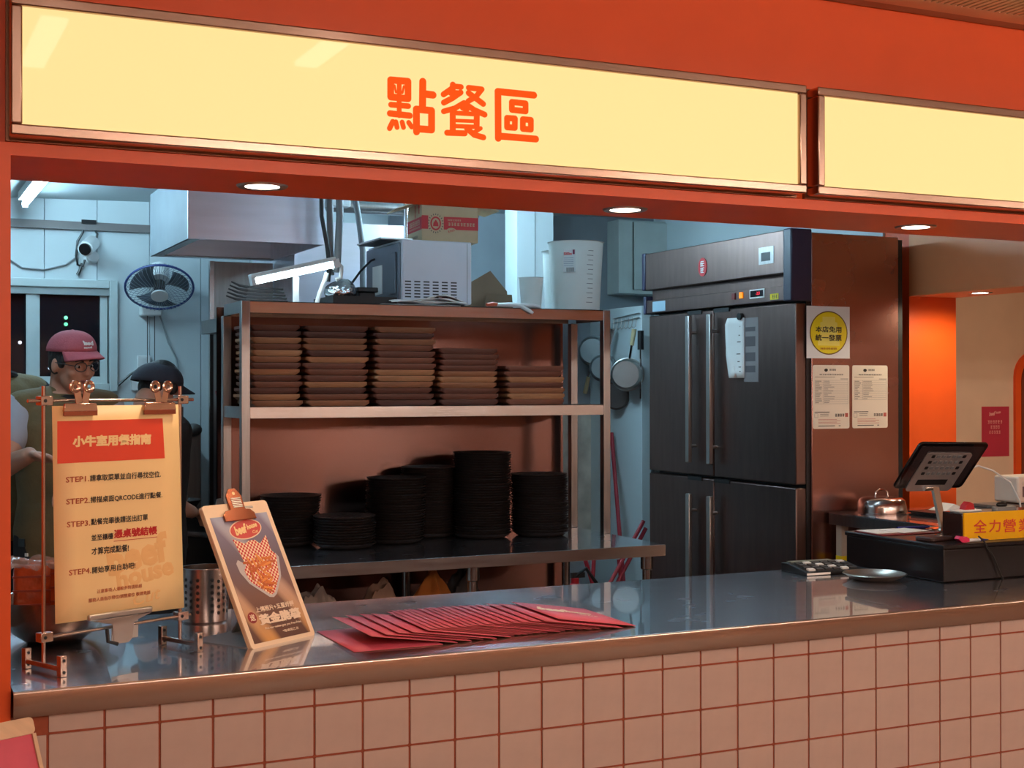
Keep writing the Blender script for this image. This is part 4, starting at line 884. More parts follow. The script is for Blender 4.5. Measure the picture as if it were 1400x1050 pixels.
pot_hang(858, 512, 0.088, 0.085, 'round steel saucepan with wooden handle hung on the partition', 'saucepan', 'pan', (867, 450), WOODG)
t_ = pot_hang(812, 480, 0.085, 0.075, 'round wire sieve hanging on the partition behind the rack post', 'wire_sieve', 'sieve', (800, 537), WOODG, mesh=True)
t_ = pot_hang(825, 503, 0.075, 0.06, 'larger steel strainer half hidden by the rack post', 'strainer', 'strainer', (838, 450), ALU, mesh=True)
kn = thing('black_ladle', 'ladle with a black grip hanging beside the saucepan handle', 'ladle', on_panel(876, 470, 0.03))
MB().tube([on_panel(876, 452, 0.035), on_panel(876, 478, 0.035)], 0.018, 10).build('grip', BLACK, kn, world=True)
MB().tube([on_panel(876, 478, 0.035), on_panel(876, 545, 0.03)], 0.006, 8).build('shank', CHROME, kn, world=True)
dp = thing('dark_pan', 'dark round pan hanging below the saucepan on the partition', 'pan', on_panel(850, 545, 0.02))
cdp = on_panel(851, 541, 0.012)
MB().lathe([(0.0001, 0.012), (0.070, 0.012), (0.08, 0.0), (0.076, 0.0), (0.0001, 0.004)], 24, Matrix.Translation(cdp + Vector((-0.04, 0, 0))) @ frame((0, 0, 0), (0.7, -0.7, 0), (0, 0, 1))).build('bowl', mat('dark_brown_pan', S(62, 50, 46), 0.5), dp, world=True)
# red mop handles and stool
MOP = mat('mop_red', S(150, 24, 42), 0.45)
def stick(name, p0, p1, label, cat):
    o = MB().tube([p0, p1], 0.012, 8).build(name, MOP); return tag(o, label, cat)
mp1 = thing('mop', 'red mop handle leaning against the white partition', 'mop', (PX - 0.25, 3.95, 0))
pt = on_panel(836, 592, 0.03); pb = at(852, 790, X=PX - 0.12)
dn = (pb - pt); pfl = pt + dn * (pt.z / -dn.z) * 0.96
MB().tube([pt, pfl], 0.012, 8).build('handle', MOP, mp1, world=True)
MB().lathe([(0.02, 0.10), (0.06, 0.04), (0.09, 0.0)], 16, T(pfl.x, pfl.y, 0.0)).build('head', mat('mop_grey', S(120, 116, 110), 0.9), mp1, world=True)
fs_ = thing('folding_stool', 'red folding stool frame with crossed legs by the partition', 'stool', (3.1, 3.6, 0))
for (x0, y0, x1, y1) in ((880, 712, 800, 860), (883, 722, 810, 862), (800, 765, 830, 862), (812, 765, 806, 862), (846, 765, 856, 862)):
    a = at(x0, y0, Y=3.6); c_ = at(x1, y1, Y=3.58); dd = c_ - a; e = a + dd * (a.z / -dd.z) * 1.0
    MB().tube([a, e], 0.011, 8).build('leg', MOP, fs_, world=True)
fe = thing('fire_extinguisher', 'small red fire extinguisher with black hose under the table end', 'extinguisher', (2.86, 3.3, 0))
fx_ = at(786, 785, Y=3.2)
MB().lathe([(0.0001, 0), (0.055, 0), (0.058, 0.02), (0.058, 0.48), (0.04, 0.53), (0.02, 0.55), (0.02, 0.575), (0.0001, 0.575)], 20, T(fx_.x, 3.2, 0.0)).build('cylinder', REDP, fe, world=True)
MB().tube([(fx_.x, 3.2, 0.58), (fx_.x + 0.05, 3.18, 0.62), (fx_.x + 0.10, 3.17, 0.55), (fx_.x + 0.10, 3.17, 0.35)], 0.010, 8).build('hose', BLACK, fe, world=True)
MB().box((fx_.x - 0.02, 3.19, 0.575), (fx_.x + 0.05, 3.21, 0.60)).build('valve', BLACK, fe, world=True)
# bags under the table
def bag(c, r, m, label, seed, pin=0.25):
    random.seed(seed)
    e = MB().ell((0, 0, 0), 1.0, n=28, m=18)
    ph = [random.uniform(0, 6) for _ in range(6)]
    vs = []
    for x, y, z in e.v:
        k = 1 + 0.06 * math.sin(9 * x + ph[0]) + 0.06 * math.sin(11 * y + ph[1]) + 0.05 * math.sin(13 * z + ph[2])
        pinch = 1 - pin * max(0, z) ** 2
        vs.append((c[0] + r[0] * x * k * pinch, c[1] + r[1] * y * k * pinch, c[2] + r[2] * max(-1, z * k)))
    e.v = vs
    lo = min(v[2] for v in vs); e.v = [(x, y, z - lo + c[2]) for x, y, z in vs]
    return tag(e.build('food_bag', m), label, 'bag', 'bags under the work table')
CLEARB = mat('clear_bag', S(170, 150, 140), 0.25, trans=0.3, ior=1.1, bump=0.6, bscale=18)
ORB = mat('orange_bag', S(196, 120, 60), 0.3, trans=0.25, ior=1.1, bump=0.6, bscale=14)
shz = 0.245
bag((1.215, 2.30, shz), (0.10, 0.11, 0.255), CLEARB, 'cloudy plastic bag under the left end of the table', 1)
bag((1.475, 2.32, shz), (0.115, 0.12, 0.250), mat('pinkish_bag', S(176, 140, 120), 0.22, trans=0.3, ior=1.1, bump=0.8, bscale=20), 'shiny knotted plastic bag of pale food under the table', 2)
bag((1.70, 2.36, shz), (0.115, 0.12, 0.258), ORB, 'tied orange plastic bag under the table', 3, 0.5)
bag((1.915, 2.56, shz), (0.10, 0.12, 0.245), mat('dark_bag', S(70, 62, 60), 0.25, bump=0.6, bscale=16), 'dark shiny plastic bag behind the table leg', 4)
cbx = thing('flat_carton', 'brown flattened carton lying under the right end of the table', 'carton', (2.25, 2.4, shz))
MB().box((2.05, 2.15, shz), (2.5, 2.75, shz + 0.30)).build('box', CARDK, cbx, world=True); MB().box((2.03, 2.12, shz + 0.30), (2.50, 2.45, shz + 0.306), None).build('flap', CARDK, cbx, world=True)
wbx = tag(MB().box((2.30, 3.4, 0), (2.62, 3.7, 0.72)).build('storage_bin', WHITEPL, bevel=0.01), 'pale storage bin on the floor behind the table', 'bin')
random.seed(11)
# ================================================================== THINGS ON THE COUNTER
class Plane2:
    """a flat face of the place: maps measured pixels to local coordinates on it"""
    def __init__(s, M, parent, off=0.0):
        s.M = M; s.I = M.inverted(); s.n = Vector((M[0][2], M[1][2], M[2][2])); s.o = M.to_translation(); s.parent = parent
    def loc(s, px, py):
        p = s.I @ at(px, py, P=s.o, n=s.n); return p.x, p.y
    def text(s, body, m, xl, xr, yc, h, bold=0.02, ext=0.0013, name='print_line', fit=True, rot=0.0, res=2, shear=0.0):
        a = s.loc(xl, yc); b_ = s.loc(xr, yc); c = s.loc((xl + xr) / 2, yc)
        u = s.loc((xl + xr) / 2, yc - h / 2); d = s.loc((xl + xr) / 2, yc + h / 2)
        hh = abs(u[1] - d[1]) ; ww = abs(b_[0] - a[0])
        return text(name, body, m, s.parent, s.M @ T((a[0] + b_[0]) / 2, c[1], 0) @ rz(rot), w=ww, h=hh, bold=bold, ext=ext, world=True, res=res, shear=shear)

# ------------------------------------------------------------------ guide poster on a rod stand
L0 = Vector((0.0039, 0.131, CT)); SY = math.radians(25.14)
ps = thing('poster_stand', 'small copper-toned rod stand clamped together at the left of the counter', 'stand', L0, SY)
ROD = mat('rose_rod', S(190, 168, 156), 0.2, 1.0)
for x in (0.004, 0.318):
    MB().cyl((x, 0, 0.012), (x, 0, 0.545), 0.0040, n=10).build('upright_rod', ROD, ps)
    MB().box((x - 0.006, -0.062, 0.010), (x + 0.006, 0.060, 0.020)).build('foot_bar', ROD, ps, bevel=0.002)
    for y in (-0.062, 0.060):
        ft = MB().box((x - 0.007, y - 0.007, 0), (x + 0.007, y + 0.007, 0.040)).build('foot_block', ROD, ps, bevel=0.0015)
        for z in (0.009, 0.031): MB().cyl((x, y - 0.0072, z), (x, y - 0.0076, z), 0.0032, n=10).build('screw_hole', BLACK, ft)
    for z in (0.517, 0.068):
        k_ = MB().box((x - 0.013, -0.013, z - 0.009), (x + 0.013, 0.007, z + 0.009)).build('clamp_block', ROD, ps, bevel=0.0015)
        MB().cyl((x - 0.004, -0.0132, z), (x - 0.004, -0.0136, z), 0.0035, n=10).build('screw_hole', BLACK, k_)
MB().cyl((-0.034, -0.008, 0.517), (0.345, -0.008, 0.517), 0.0036, n=10).build('cross_rod', ROD, ps)
MB().cyl((-0.010, -0.008, 0.068), (0.338, -0.008, 0.068), 0.0034, n=10).build('cross_rod', ROD, ps)
gp = thing('guide_poster', 'cream ordering guide poster with an orange title block on the rod stand', 'poster', MW[ps.name] @ Vector((0.16, -0.016, 0.092)), SY)
PM = MW[ps.name] @ frame((0, -0.016, 0), (1, 0, 0), (0, 0, 1))
def pfn(u, v):
    xa = 0.019 + (0.012 - 0.019) * v; xb = 0.316 + (0.302 - 0.316) * v
    x = xa + (xb - xa) * u; z = (0.092 - 0.006 * u) + (0.507 - 0.092 + 0.006 * u) * v
    return (x, z, 0.0)
MB().grid(pfn, 6, 8, PM).build('sheet', CREAM, gp, world=True, solid=0.0010)
PP2 = Plane2(PM, gp)
q4 = [PP2.loc(78, 634), PP2.loc(225, 626.5), PP2.loc(222, 572), PP2.loc(78, 576)]
MB().prism(q4, 0.0006, 0.0008, PM).build('title_block', POSTRED, gp, world=True)
X8 = lambda c: 60 + 0.2857 * c
Y8 = lambda c: 560 + 0.2857 * c
def pt(body, m, a, b_, c, h, **k): PP2.text(body, m, X8(a), X8(b_), Y8(c), h * 0.2857, **k)
pt('beef', GHOST, 300, 592, 690, 150, bold=0.05, rot=0.14, name='ghost_logo', ext=0.0007); pt('house', GHOST, 345, 620, 780, 95, bold=0.05, rot=0.14, name='ghost_logo', ext=0.0007)
pt('Cut', GHOST, 425, 560, 892, 60, bold=0.01, rot=0.14, shear=0.3, name='ghost_logo', ext=0.0007)
pt('小牛室用餐指南', CREAM, 135, 512, 147, 56, bold=0.055, ext=0.0012)
for s1, s2, a, c, e, c2 in (('STEP1.', '請拿取菜單並自行尋找空位.', (103, 215), 333, (219, 558), 318), ('STEP2.', '掃描桌面QRCODE進行點餐.', (105, 218), 437, (221, 565), 420),
                            ('STEP3.', '點餐完畢後請送出訂單', (108, 220), 546, (224, 496), 526), ('STEP4.', '開始享用自助吧!', (118, 225), 775, (229, 436), 757)):
    pt(s1, INKBROWN, *a, c, 27, bold=0.02); pt(s2, INK, *e, c2, 32, bold=0.02)
pt('並至櫃檯', INK, 226, 330, 609, 30); pt('憑桌號結帳', INKRED, 333, 541, 586, 44, bold=0.04)
u0 = PP2.loc(X8(333), Y8(631)); u1 = PP2.loc(X8(541), Y8(608))
MB().box((u0[0], (u0[1] + u1[1]) / 2 - 0.0006, 0.0008), (u1[0], (u0[1] + u1[1]) / 2 + 0.0006, 0.001), PM).build('underline', INKRED, gp, world=True)
pt('才算完成點餐!', INK, 226, 405, 670, 36)
pt('注意事項:人潮較多時請依照', INKBROWN, 252, 468, 856, 19, bold=0.012); pt('服務人員指示帶位/調整座位 敬請見諒', INKBROWN, 212, 508, 894, 19, bold=0.012)
def bulldog(x, z, w, label, up=True, big=False):
    M = MW[ps.name] @ frame((x, -0.018, z), (1, 0, 0), (0, 0, 1))
    t = thing('bulldog_clip', label, 'clip', (M @ Vector((0, 0, 0))), SY, 'clips on the poster')
    BR = mat('rose_clip', S(206, 170, 150), 0.18, 1.0) if not big else ALU
    if not big:
        MB().prism([(-w / 2, -0.004), (w / 2, -0.004), (w / 2 - 0.003, 0.012), (-w / 2 + 0.003, 0.012)], 0, 0.006, M).build('jaw', BR, t, world=True, bevel=0.0015)
        MB().prism([(-w / 2 + 0.002, -0.012), (w / 2, -0.012), (w / 2, -0.004), (-w / 2 + 0.002, -0.004)], 0.001, 0.004, M).build('jaw_lip', mat('rose_dark', S(150, 84, 62), 0.3, 1.0), t, world=True)
        for sg, tw in ((-1, 0.35), (1, -0.35)):
            A = M @ T(0.003 + sg * 0.006, 0.012, 0.004) @ Matrix.Rotation(sg * -0.22, 4, 'Z')
            MB().box((-0.007, 0, 0), (0.007, 0.026, 0.0015), A).build('lever', BR, t, world=True)
            B_ = A @ T(sg * 0.002, 0.033, 0)
            MB().lathe([(0.0045, 0), (0.0125, 0), (0.0125, 0.002), (0.0100, 0.003), (0.0075, 0.002), (0.0045, 0.002)], 20, B_, close=True).build('lever_ring', BR, t, world=True)
    else:
        MB().prism([(-w / 2, 0), (w / 2, 0), (w / 2, 0.012), (-w / 2, 0.012)], -0.006, 0.006, M).build('jaw', BR, t, world=True, bevel=0.003)
        MB().prism([(-w / 2 + 0.004, 0), (-0.022, -0.012), (-0.020, -0.045), (-0.012, -0.052), (0.016, -0.052), (0.024, -0.044), (0.028, -0.012), (w / 2 - 0.004, 0)], 0.006, 0.0075, M).build('lever', mat('clip_grey', S(168, 158, 152), 0.3, 1.0), t, world=True, bevel=0.001)
        MB().prism([(0.0, -0.052), (0.062, -0.052), (0.062, -0.005), (0.0, -0.005)], -0.030, -0.0285, M).build('rear_lever', BR, t, world=True)
        MB().tube([M @ Vector((-0.03, -0.02, 0.0)), M @ Vector((-0.03, -0.045, 0.004)), M @ Vector((-0.012, -0.052, 0.010))], 0.004, 8).build('spring', BLACK, t, world=True)
for (pa, pb, lab) in ((84, 131, 'left copper bulldog clip with ring levers holding the poster'), (194, 238, 'right copper bulldog clip with ring levers holding the poster')):
    xa = PP2.loc(pa, 557)[0]; xb = PP2.loc(pb, 557)[0]; bulldog((xa + xb) / 2, 0.500, xb - xa, lab)
xa = PP2.loc(119, 845)[0]; xb = PP2.loc(206, 838)[0]
bulldog((xa + xb) / 2, 0.088, xb - xa, 'wide silver bulldog clip gripping the bottom of the poster', big=True)

# ------------------------------------------------------------------ steel bowl with orange packs, perforated cup
bw = thing('steel_bowl', 'steel mixing bowl behind the guide poster', 'bowl', (0.065, 0.46, CT))
MB().lathe([(0.0001, 0), (0.055, 0.0), (0.085, 0.022), (0.108, 0.06), (0.118, 0.095), (0.123, 0.096), (0.115, 0.095), (0.104, 0.061), (0.082, 0.025), (0.053, 0.003), (0.0001, 0.003)], 40).build('bowl', mat('bowl_steel', S(150, 128, 118), 0.25, 1.0), bw)
ORP = mat('orange_film', S(208, 92, 48), 0.22, var=0.3, scale=14, coat=0.5, bump=0.5, bscale=30)
pk = thing('orange_pack', 'clear bag of orange packs standing in the steel bowl', 'bag', (0.065, 0.46, CT + 0.05))
for k, (x, y, w, h) in enumerate(((-0.045, 0.0, 0.075, 0.115), (0.035, -0.02, 0.07, 0.105), (0.0, 0.04, 0.09, 0.12))):
    MB().box((x - w / 2, y - 0.018, 0), (x + w / 2, y + 0.018, h), rz(0.15 * (k - 1))).build('pack', ORP, pk, bevel=0.010)
    for j in range(3): MB().box((x - w / 2 - 0.001, y - 0.0205, 0.03 + j * 0.03), (x + w / 2 + 0.001, y - 0.018, 0.034 + j * 0.03), rz(0.15 * (k - 1))).build('fold', mat('orange_dark', S(170, 66, 34), 0.4), pk)
cr = MB().grid(lambda u, v: (-0.10 + 0.20 * u, -0.05 + 0.07 * v + 0.01 * math.sin(9 * u), 0.105 + 0.018 * abs(math.sin(11 * u + 4 * v)) + 0.012 * v), 20, 6)
cr.build('crinkled_film', mat('clear_film', S(210, 180, 170), 0.1, alpha=0.35), pk, solid=0.0004)
cup = thing('perforated_cup', 'steel utensil cup with rows of round holes beside the clipboard', 'cup', (0.412, 0.575, CT))
cr_, ch_ = 0.0525, 0.126
MB().lathe([(cr_ - 0.004, 0), (cr_, 0.004), (cr_, ch_ - 0.003), (cr_ + 0.002, ch_), (cr_ - 0.002, ch_), (cr_ - 0.002, 0.004), (0.0001, 0.004)], 40).build('shell', mat('cup_steel', S(196, 178, 170), 0.24, 1.0, stretch=(1, 1, 20)), cup)
hol = MB()
for k in range(20):
    if k % 5 == 4: continue
    for r in range(6):
        a = 2 * PI * k / 20 + 0.1; z = 0.024 + r * 0.0145 + (0.004 if k % 2 else 0)
        hol.cyl(((cr_ + 0.0002) * math.cos(a), (cr_ + 0.0002) * math.sin(a), z), ((cr_ - 0.0006) * math.cos(a), (cr_ - 0.0006) * math.sin(a), z), 0.0042, n=10)
hol.build('perforations', BLACK, cup)['kind'] = 'stuff'

# ------------------------------------------------------------------ fries clipboard
BLc = Vector((0.4238, 0.1853, CT)); CYAW = math.radians(31.66); LEAN = math.radians(27)
tilt = rz(CYAW) @ Matrix.Rotation(-LEAN, 4, 'X')
cl = thing('fries_clipboard', 'tilted clipboard advert with a basket of fries on the counter', 'clipboard', BLc, CYAW)
CMl = Matrix.Rotation(-LEAN, 4, 'X') @ frame((0, 0, 0), (1, 0, 0), (0, 0, 1))       # local: x right, y up the board, z towards viewer
CW_, CH_ = 0.197, 0.325
MB().prism(rrect(0, CW_, 0, CH_, 0.008, 3), -0.012, -0.004, CMl).build('board', WOODL, cl)
MB().prism(rrect(0.0, CW_, 0.0, CH_, 0.008, 3), -0.004, -0.001, CMl).build('front_board', mat('board_edge', S(244, 214, 180), 0.5), cl)
GR = bpy.data.materials.new('fries_print'); GR.use_nodes = True
nt = GR.node_tree; N = nt.nodes; Lk = nt.links; bs = N['Principled BSDF']; bs.inputs['Roughness'].default_value = 0.5
tc = N.new('ShaderNodeTexCoord'); sx = N.new('ShaderNodeSeparateXYZ'); Lk.new(tc.outputs['UV'], sx.inputs[0])
rp1 = N.new('ShaderNodeValToRGB'); cr1 = rp1.color_ramp; cr1.elements[0].color = (*S(96, 58, 44), 1); cr1.elements[1].color = (*S(132, 124, 150), 1)
e = cr1.elements.new(0.35); e.color = (*S(124, 84, 70), 1); e = cr1.elements.new(0.65); e.color = (*S(112, 96, 108), 1); Lk.new(sx.outputs['Y'], rp1.inputs['Fac'])
wv = N.new('ShaderNodeTexWave'); wv.bands_direction = 'DIAGONAL'; wv.inputs['Scale'].default_value = 0.75; wv.inputs['Distortion'].default_value = 1.5; wv.inputs['Phase Offset'].default_value = 1.0; Lk.new(tc.outputs['UV'], wv.inputs['Vector'])
rp2 = N.new('ShaderNodeValToRGB'); rp2.color_ramp.elements[0].position = 0.62; rp2.color_ramp.elements[1].position = 0.97; rp2.color_ramp.elements[0].color = (0, 0, 0, 1); rp2.color_ramp.elements[1].color = (0.75, 0.75, 0.75, 1); Lk.new(wv.outputs['Fac'], rp2.inputs['Fac'])
rp3 = N.new('ShaderNodeValToRGB'); rp3.color_ramp.elements[0].color = (*S(236, 170, 90), 1); rp3.color_ramp.elements[1].color = (*S(176, 184, 206), 1); Lk.new(sx.outputs['Y'], rp3.inputs['Fac'])
mx = N.new('ShaderNodeMix'); mx.data_type = 'RGBA'; Lk.new(rp2.outputs['Color'], mx.inputs['Factor']); Lk.new(rp1.outputs['Color'], mx.inputs['A']); Lk.new(rp3.outputs['Color'], mx.inputs['B']); Lk.new(mx.outputs['Result'], bs.inputs['Base Color'])
CB = MW[cl.name] @ CMl
PC = Plane2(CB, cl)
sq = [(0.012, 0.010), (CW_ - 0.012, 0.010), (CW_ - 0.012, 0.296), (0.012, 0.296)]
me = bpy.data.meshes.new('printed_sheet'); me.from_pydata([tuple(CMl @ Vector((x, y, -0.0006))) for x, y in sq] + [tuple(CMl @ Vector((x, y, -0.001))) for x, y in sq], [], [(0, 1, 2, 3), (7, 6, 5, 4), (0, 4, 5, 1), (1, 5, 6, 2), (2, 6, 7, 3), (3, 7, 4, 0)])
uv = me.uv_layers.new(name='uv')
for poly in me.polygons:
    for li in poly.loop_indices:
        vi = me.loops[li].vertex_index % 4; uv.data[li].uv = ((0, 1, 1, 0)[vi], (0, 0, 1, 1)[vi])
put('printed_sheet', me, GR, cl)
CMw = CB
# logo
lg = MB().prism(oval(0.103, 0.262, 0.050, 0.023, 36), -0.0004, -0.0001, CMl @ T(0.103, 0.262, 0) @ rz(0.10) @ T(-0.103, -0.262, 0)).build('logo_border', LOGOCREAM, cl)
MB().prism(oval(0, 0, 0.047, 0.0205, 36), -0.0001, 0.0002, CMl @ T(0.103, 0.262, 0) @ rz(0.10)).build('logo_oval', mat('logo_red', S(206, 66, 58), 0.4), lg)
text('logo_text', 'beef', CREAM, lg, CMl @ T(0.087, 0.262, 0.0004) @ rz(0.15), w=0.040, h=0.022, bold=0.05, shear=0.25)
text('logo_text', 'house', CREAM, lg, CMl @ T(0.123, 0.268, 0.0004) @ rz(0.15), w=0.034, h=0.012, bold=0.05, shear=0.25)
text('logo_text', 'Cut', CREAM, lg, CMl @ T(0.128, 0.254, 0.0004) @ rz(0.1), w=0.018, h=0.007, bold=0.02, shear=0.3)
# basket: tray outline, chequered paper, fries
BK = Matrix.Translation((0.106, 0.165, 0))
tray = [(-0.066, 0.022), (-0.058, 0.030), (-0.02, 0.005), (0.02, 0.005), (0.060, 0.034), (0.066, 0.024), (0.052, -0.020), (0.020, -0.058), (0.008, -0.064), (-0.004, -0.062), (-0.048, -0.026), (-0.064, 0.002)]
MB().prism(tray, -0.0004, -0.0002, CMl @ BK).build('tray_print', mat('tray_grey', S(196, 186, 186), 0.4), cl)
papr = [(-0.052, 0.078), (-0.020, 0.064), (-0.006, 0.070), (0.012, 0.070), (0.024, 0.060), (0.050, 0.078), (0.050, 0.042), (0.060, 0.030), (0.046, -0.018), (0.016, -0.054), (0.002, -0.058), (-0.044, -0.022), (-0.050, 0.004), (-0.040, 0.016)]
CHK = bpy.data.materials.new('check_print'); CHK.use_nodes = True
cn = CHK.node_tree.nodes.new('ShaderNodeTexChecker'); cn.inputs['Scale'].default_value = 190; cn.inputs['Color1'].default_value = (*S(206, 52, 54), 1); cn.inputs['Color2'].default_value = (*S(250, 224, 186), 1)
tco = CHK.node_tree.nodes.new('ShaderNodeTexCoord'); mpn = CHK.node_tree.nodes.new('ShaderNodeMapping'); mpn.inputs['Rotation'].default_value = (LEAN, 0, 0); mpn.inputs['Location'].default_value = (0.0, 0.0013, 0.0)
CHK.node_tree.links.new(tco.outputs['Object'], mpn.inputs['Vector']); CHK.node_tree.links.new(mpn.outputs['Vector'], cn.inputs['Vector']); CHK.node_tree.links.new(cn.outputs['Color'], CHK.node_tree.nodes['Principled BSDF'].inputs['Base Color'])
MB().prism(papr, -0.0002, 0.0, CMl @ BK).build('check_paper', CHK, cl)
random.seed(5)
FRY = [mat('fry_%d' % k, c, 0.5) for k, c in enumerate((S(222, 120, 44), S(200, 96, 34), S(238, 150, 66)))]
for k in range(34):
    y = random.uniform(-0.042, 0.026); hw = 0.034 * (1 - max(0, -y) / 0.07); x = random.uniform(-hw, hw)
    a = random.uniform(-0.5, 0.5) + (1.9 if random.random() < 0.3 else 0); l = random.uniform(0.010, 0.017)
    MB().prism(rrect(-l, l, -0.0026, 0.0026, 0.001, 1), 0.0002 + k * 0.00002, 0.0006 + k * 0.00002, CMl @ BK @ T(x, y, 0) @ rz(a)).build('fry_print', FRY[k % 3], cl)
MB().prism(oval(0.031, 0.0655, 0.0125, 0.0125, 20), -0.0004, 0.0, CMl).build('round_mark', mat('mark_red', S(150, 30, 30), 0.4), cl)
text('mark_print', '送', LOGOCREAM, cl, CMl @ T(0.031, 0.0655, 0.0003), h=0.015, bold=0.03)
text('print_line', '五星上傳照片+五星好評'[2:], LOGOCREAM, cl, CMl @ T(0.106, 0.080, 0.0001), w=0.118, h=0.0125, bold=0.03)
text('print_line', '黃金脆薯', LOGOCREAM, cl, CMl @ T(0.110, 0.057, 0.0001), w=0.128, h=0.025, bold=0.055)
text('print_line', 'Five star review gets you Free Fries.', LOGOCREAM, cl, CMl @ T(0.112, 0.0365, 0.0001), w=0.112, h=0.0065, bold=0.03)
text('print_line', '*每桌限乙次', LOGOCREAM, cl, CMl @ T(0.128, 0.024, 0.0001), w=0.050, h=0.0065, bold=0.02)
cp = thing('board_clip', 'bronze bulldog clip at the top of the fries clipboard', 'clip', CB @ Vector((0.092, 0.30, 0)), CYAW)
BRZ = mat('bronze_clip', S(178, 110, 82), 0.2, 1.0)
MB().prism([(0.048, 0.282), (0.142, 0.282), (0.142, 0.297), (0.132, 0.306), (0.118, 0.308), (0.120, 0.34), (0.108, 0.357), (0.088, 0.357), (0.074, 0.34), (0.074, 0.308), (0.058, 0.306), (0.048, 0.297)], 0.002, 0.006, CB).build('front_plate', BRZ, cp, world=True, bevel=0.001)
for k in range(6): MB().box((0.084, 0.312 + k * 0.004, 0.006), (0.112, 0.314 + k * 0.004, 0.0075), CB).build('grip_rib', ALU, cp, world=True)
MB().cyl(CB @ Vector((0.098, 0.345, 0.006)), CB @ Vector((0.098, 0.345, 0.0065)), 0.004, n=12).build('hole', CREAM, cp, world=True)
MB().prism([(0.050, 0.318), (0.072, 0.345), (0.086, 0.345), (0.090, 0.315)], -0.022, -0.018, CB).build('rear_lever', ALU, cp, world=True)
MB().tube([CB @ Vector((0.045, 0.312, -0.004)), CB @ Vector((0.10, 0.314, -0.004)), CB @ Vector((0.148, 0.312, -0.002))], 0.003, 8).build('spring_rod', ALU, cp, world=True)
# rear support leaf resting on the counter
hgt = CH_ * math.cos(LEAN); dep = CH_ * math.sin(LEAN)
MB().add([(0.0, 0.0135, 0), (0.19, 0.0135, 0), (0.19, 0.18, 0), (0.0, 0.18, 0), (0.0, 0.0135, 0.002), (0.19, 0.0135, 0.002), (0.19, 0.18, 0.002), (0.0, 0.18, 0.002)], [(0, 3, 2, 1), (4, 5, 6, 7), (0, 1, 5, 4), (1, 2, 6, 5), (2, 3, 7, 6), (3, 0, 4, 7)]).build('base_leaf', GREYPL, cl)
MB().add([(0.11, 0.165, 0.002), (0.15, 0.165, 0.002), (0.15, 0.078, 0.125), (0.11, 0.078, 0.125), (0.11, 0.17, 0.002), (0.15, 0.17, 0.002), (0.15, 0.082, 0.126), (0.11, 0.082, 0.126)], [(0, 3, 2, 1), (4, 5, 6, 7), (0, 1, 5, 4), (1, 2, 6, 5), (2, 3, 7, 6), (3, 0, 4, 7)]).build('prop', GREYPL, cl)

# ------------------------------------------------------------------ fanned menus
def menu_obj(x, y, z, yaw, th, label, logo=False, L=0.262, W=0.195):
    R_ = T(0, 0, 0) @ rz(yaw) @ Matrix.Rotation(th, 4, 'Y')
    t = thing('menu_card', label, 'menu', (x, y, z), R_, 'pink menus fanned on the counter')
    def leaf(z0, m, nm, ins=0.0):
        def f(u, v): return (W * u + (0 if u < 1 else -ins), L * v, z0 + 0.0002 * math.sin(PI * u))
        g = MB().grid(f, 4, 2); return g.build(nm, m, t, solid=0.0005)
    leaf(0.0010, MENUPINK, 'cover'); leaf(0.0003, MENUDARK, 'inside_leaf', 0.002)
    if logo:
        Q = frame((0, 0, 0.0020), (1, 0, 0), (0, 1, 0))
        text('logo_print', 'beef', LOGOCREAM, t, Q @ T(0.060, 0.165, 0) @ rz(-0.25), w=0.078, h=0.060, bold=0.07, shear=0.3)
        text('logo_print', 'house', LOGOCREAM, t, Q @ T(0.120, 0.150, 0) @ rz(-0.25), w=0.065, h=0.036, bold=0.07, shear=0.3)
        text('logo_print', 'Cut', LOGOCREAM, t, Q @ T(0.130, 0.110, 0) @ rz(-0.25), w=0.045, h=0.014, bold=0.01, shear=0.4)
    return t
x = 0.600; menus = [(0.600, 0.058, 0.0)]
steps = [0.040, 0.034, 0.030, 0.030, 0.036, 0.015, 0.015, 0.015, 0.015, 0.020, 0.015, 0.015, 0.015, 0.016, 0.022, 0.020, 0.020, 0.020, 0.024, 0.026, 0.040]
xx = 0.600; out = []
for k, s in enumerate(steps):
    xx += s; out.append(xx)
n = len(out) + 1
random.seed(3)
nm = lambda k: ORD[k]
menu_obj(0.603, 0.060, CT + 0.0004, 0.0, 0.0, 'pink folded menu lying flat, leftmost of the fan on the counter')
for k, x in enumerate(out):
    th = math.radians(8.5); last = k == len(out) - 1
    lift = 0.195 * math.sin(th)
    y = 0.064 + random.uniform(-0.006, 0.010) + 0.022 * math.sin(PI * k / n)
    lab = 'pink folded menu with a cream logo, topmost at the right end of the fan' if last else 'pink folded menu, %s from the left in the fan on the counter' % nm(k + 1)
    menu_obj(x, y, CT + 0.0008 + lift, random.uniform(-0.012, 0.012) - 0.03 * (k / n), th, lab, last)

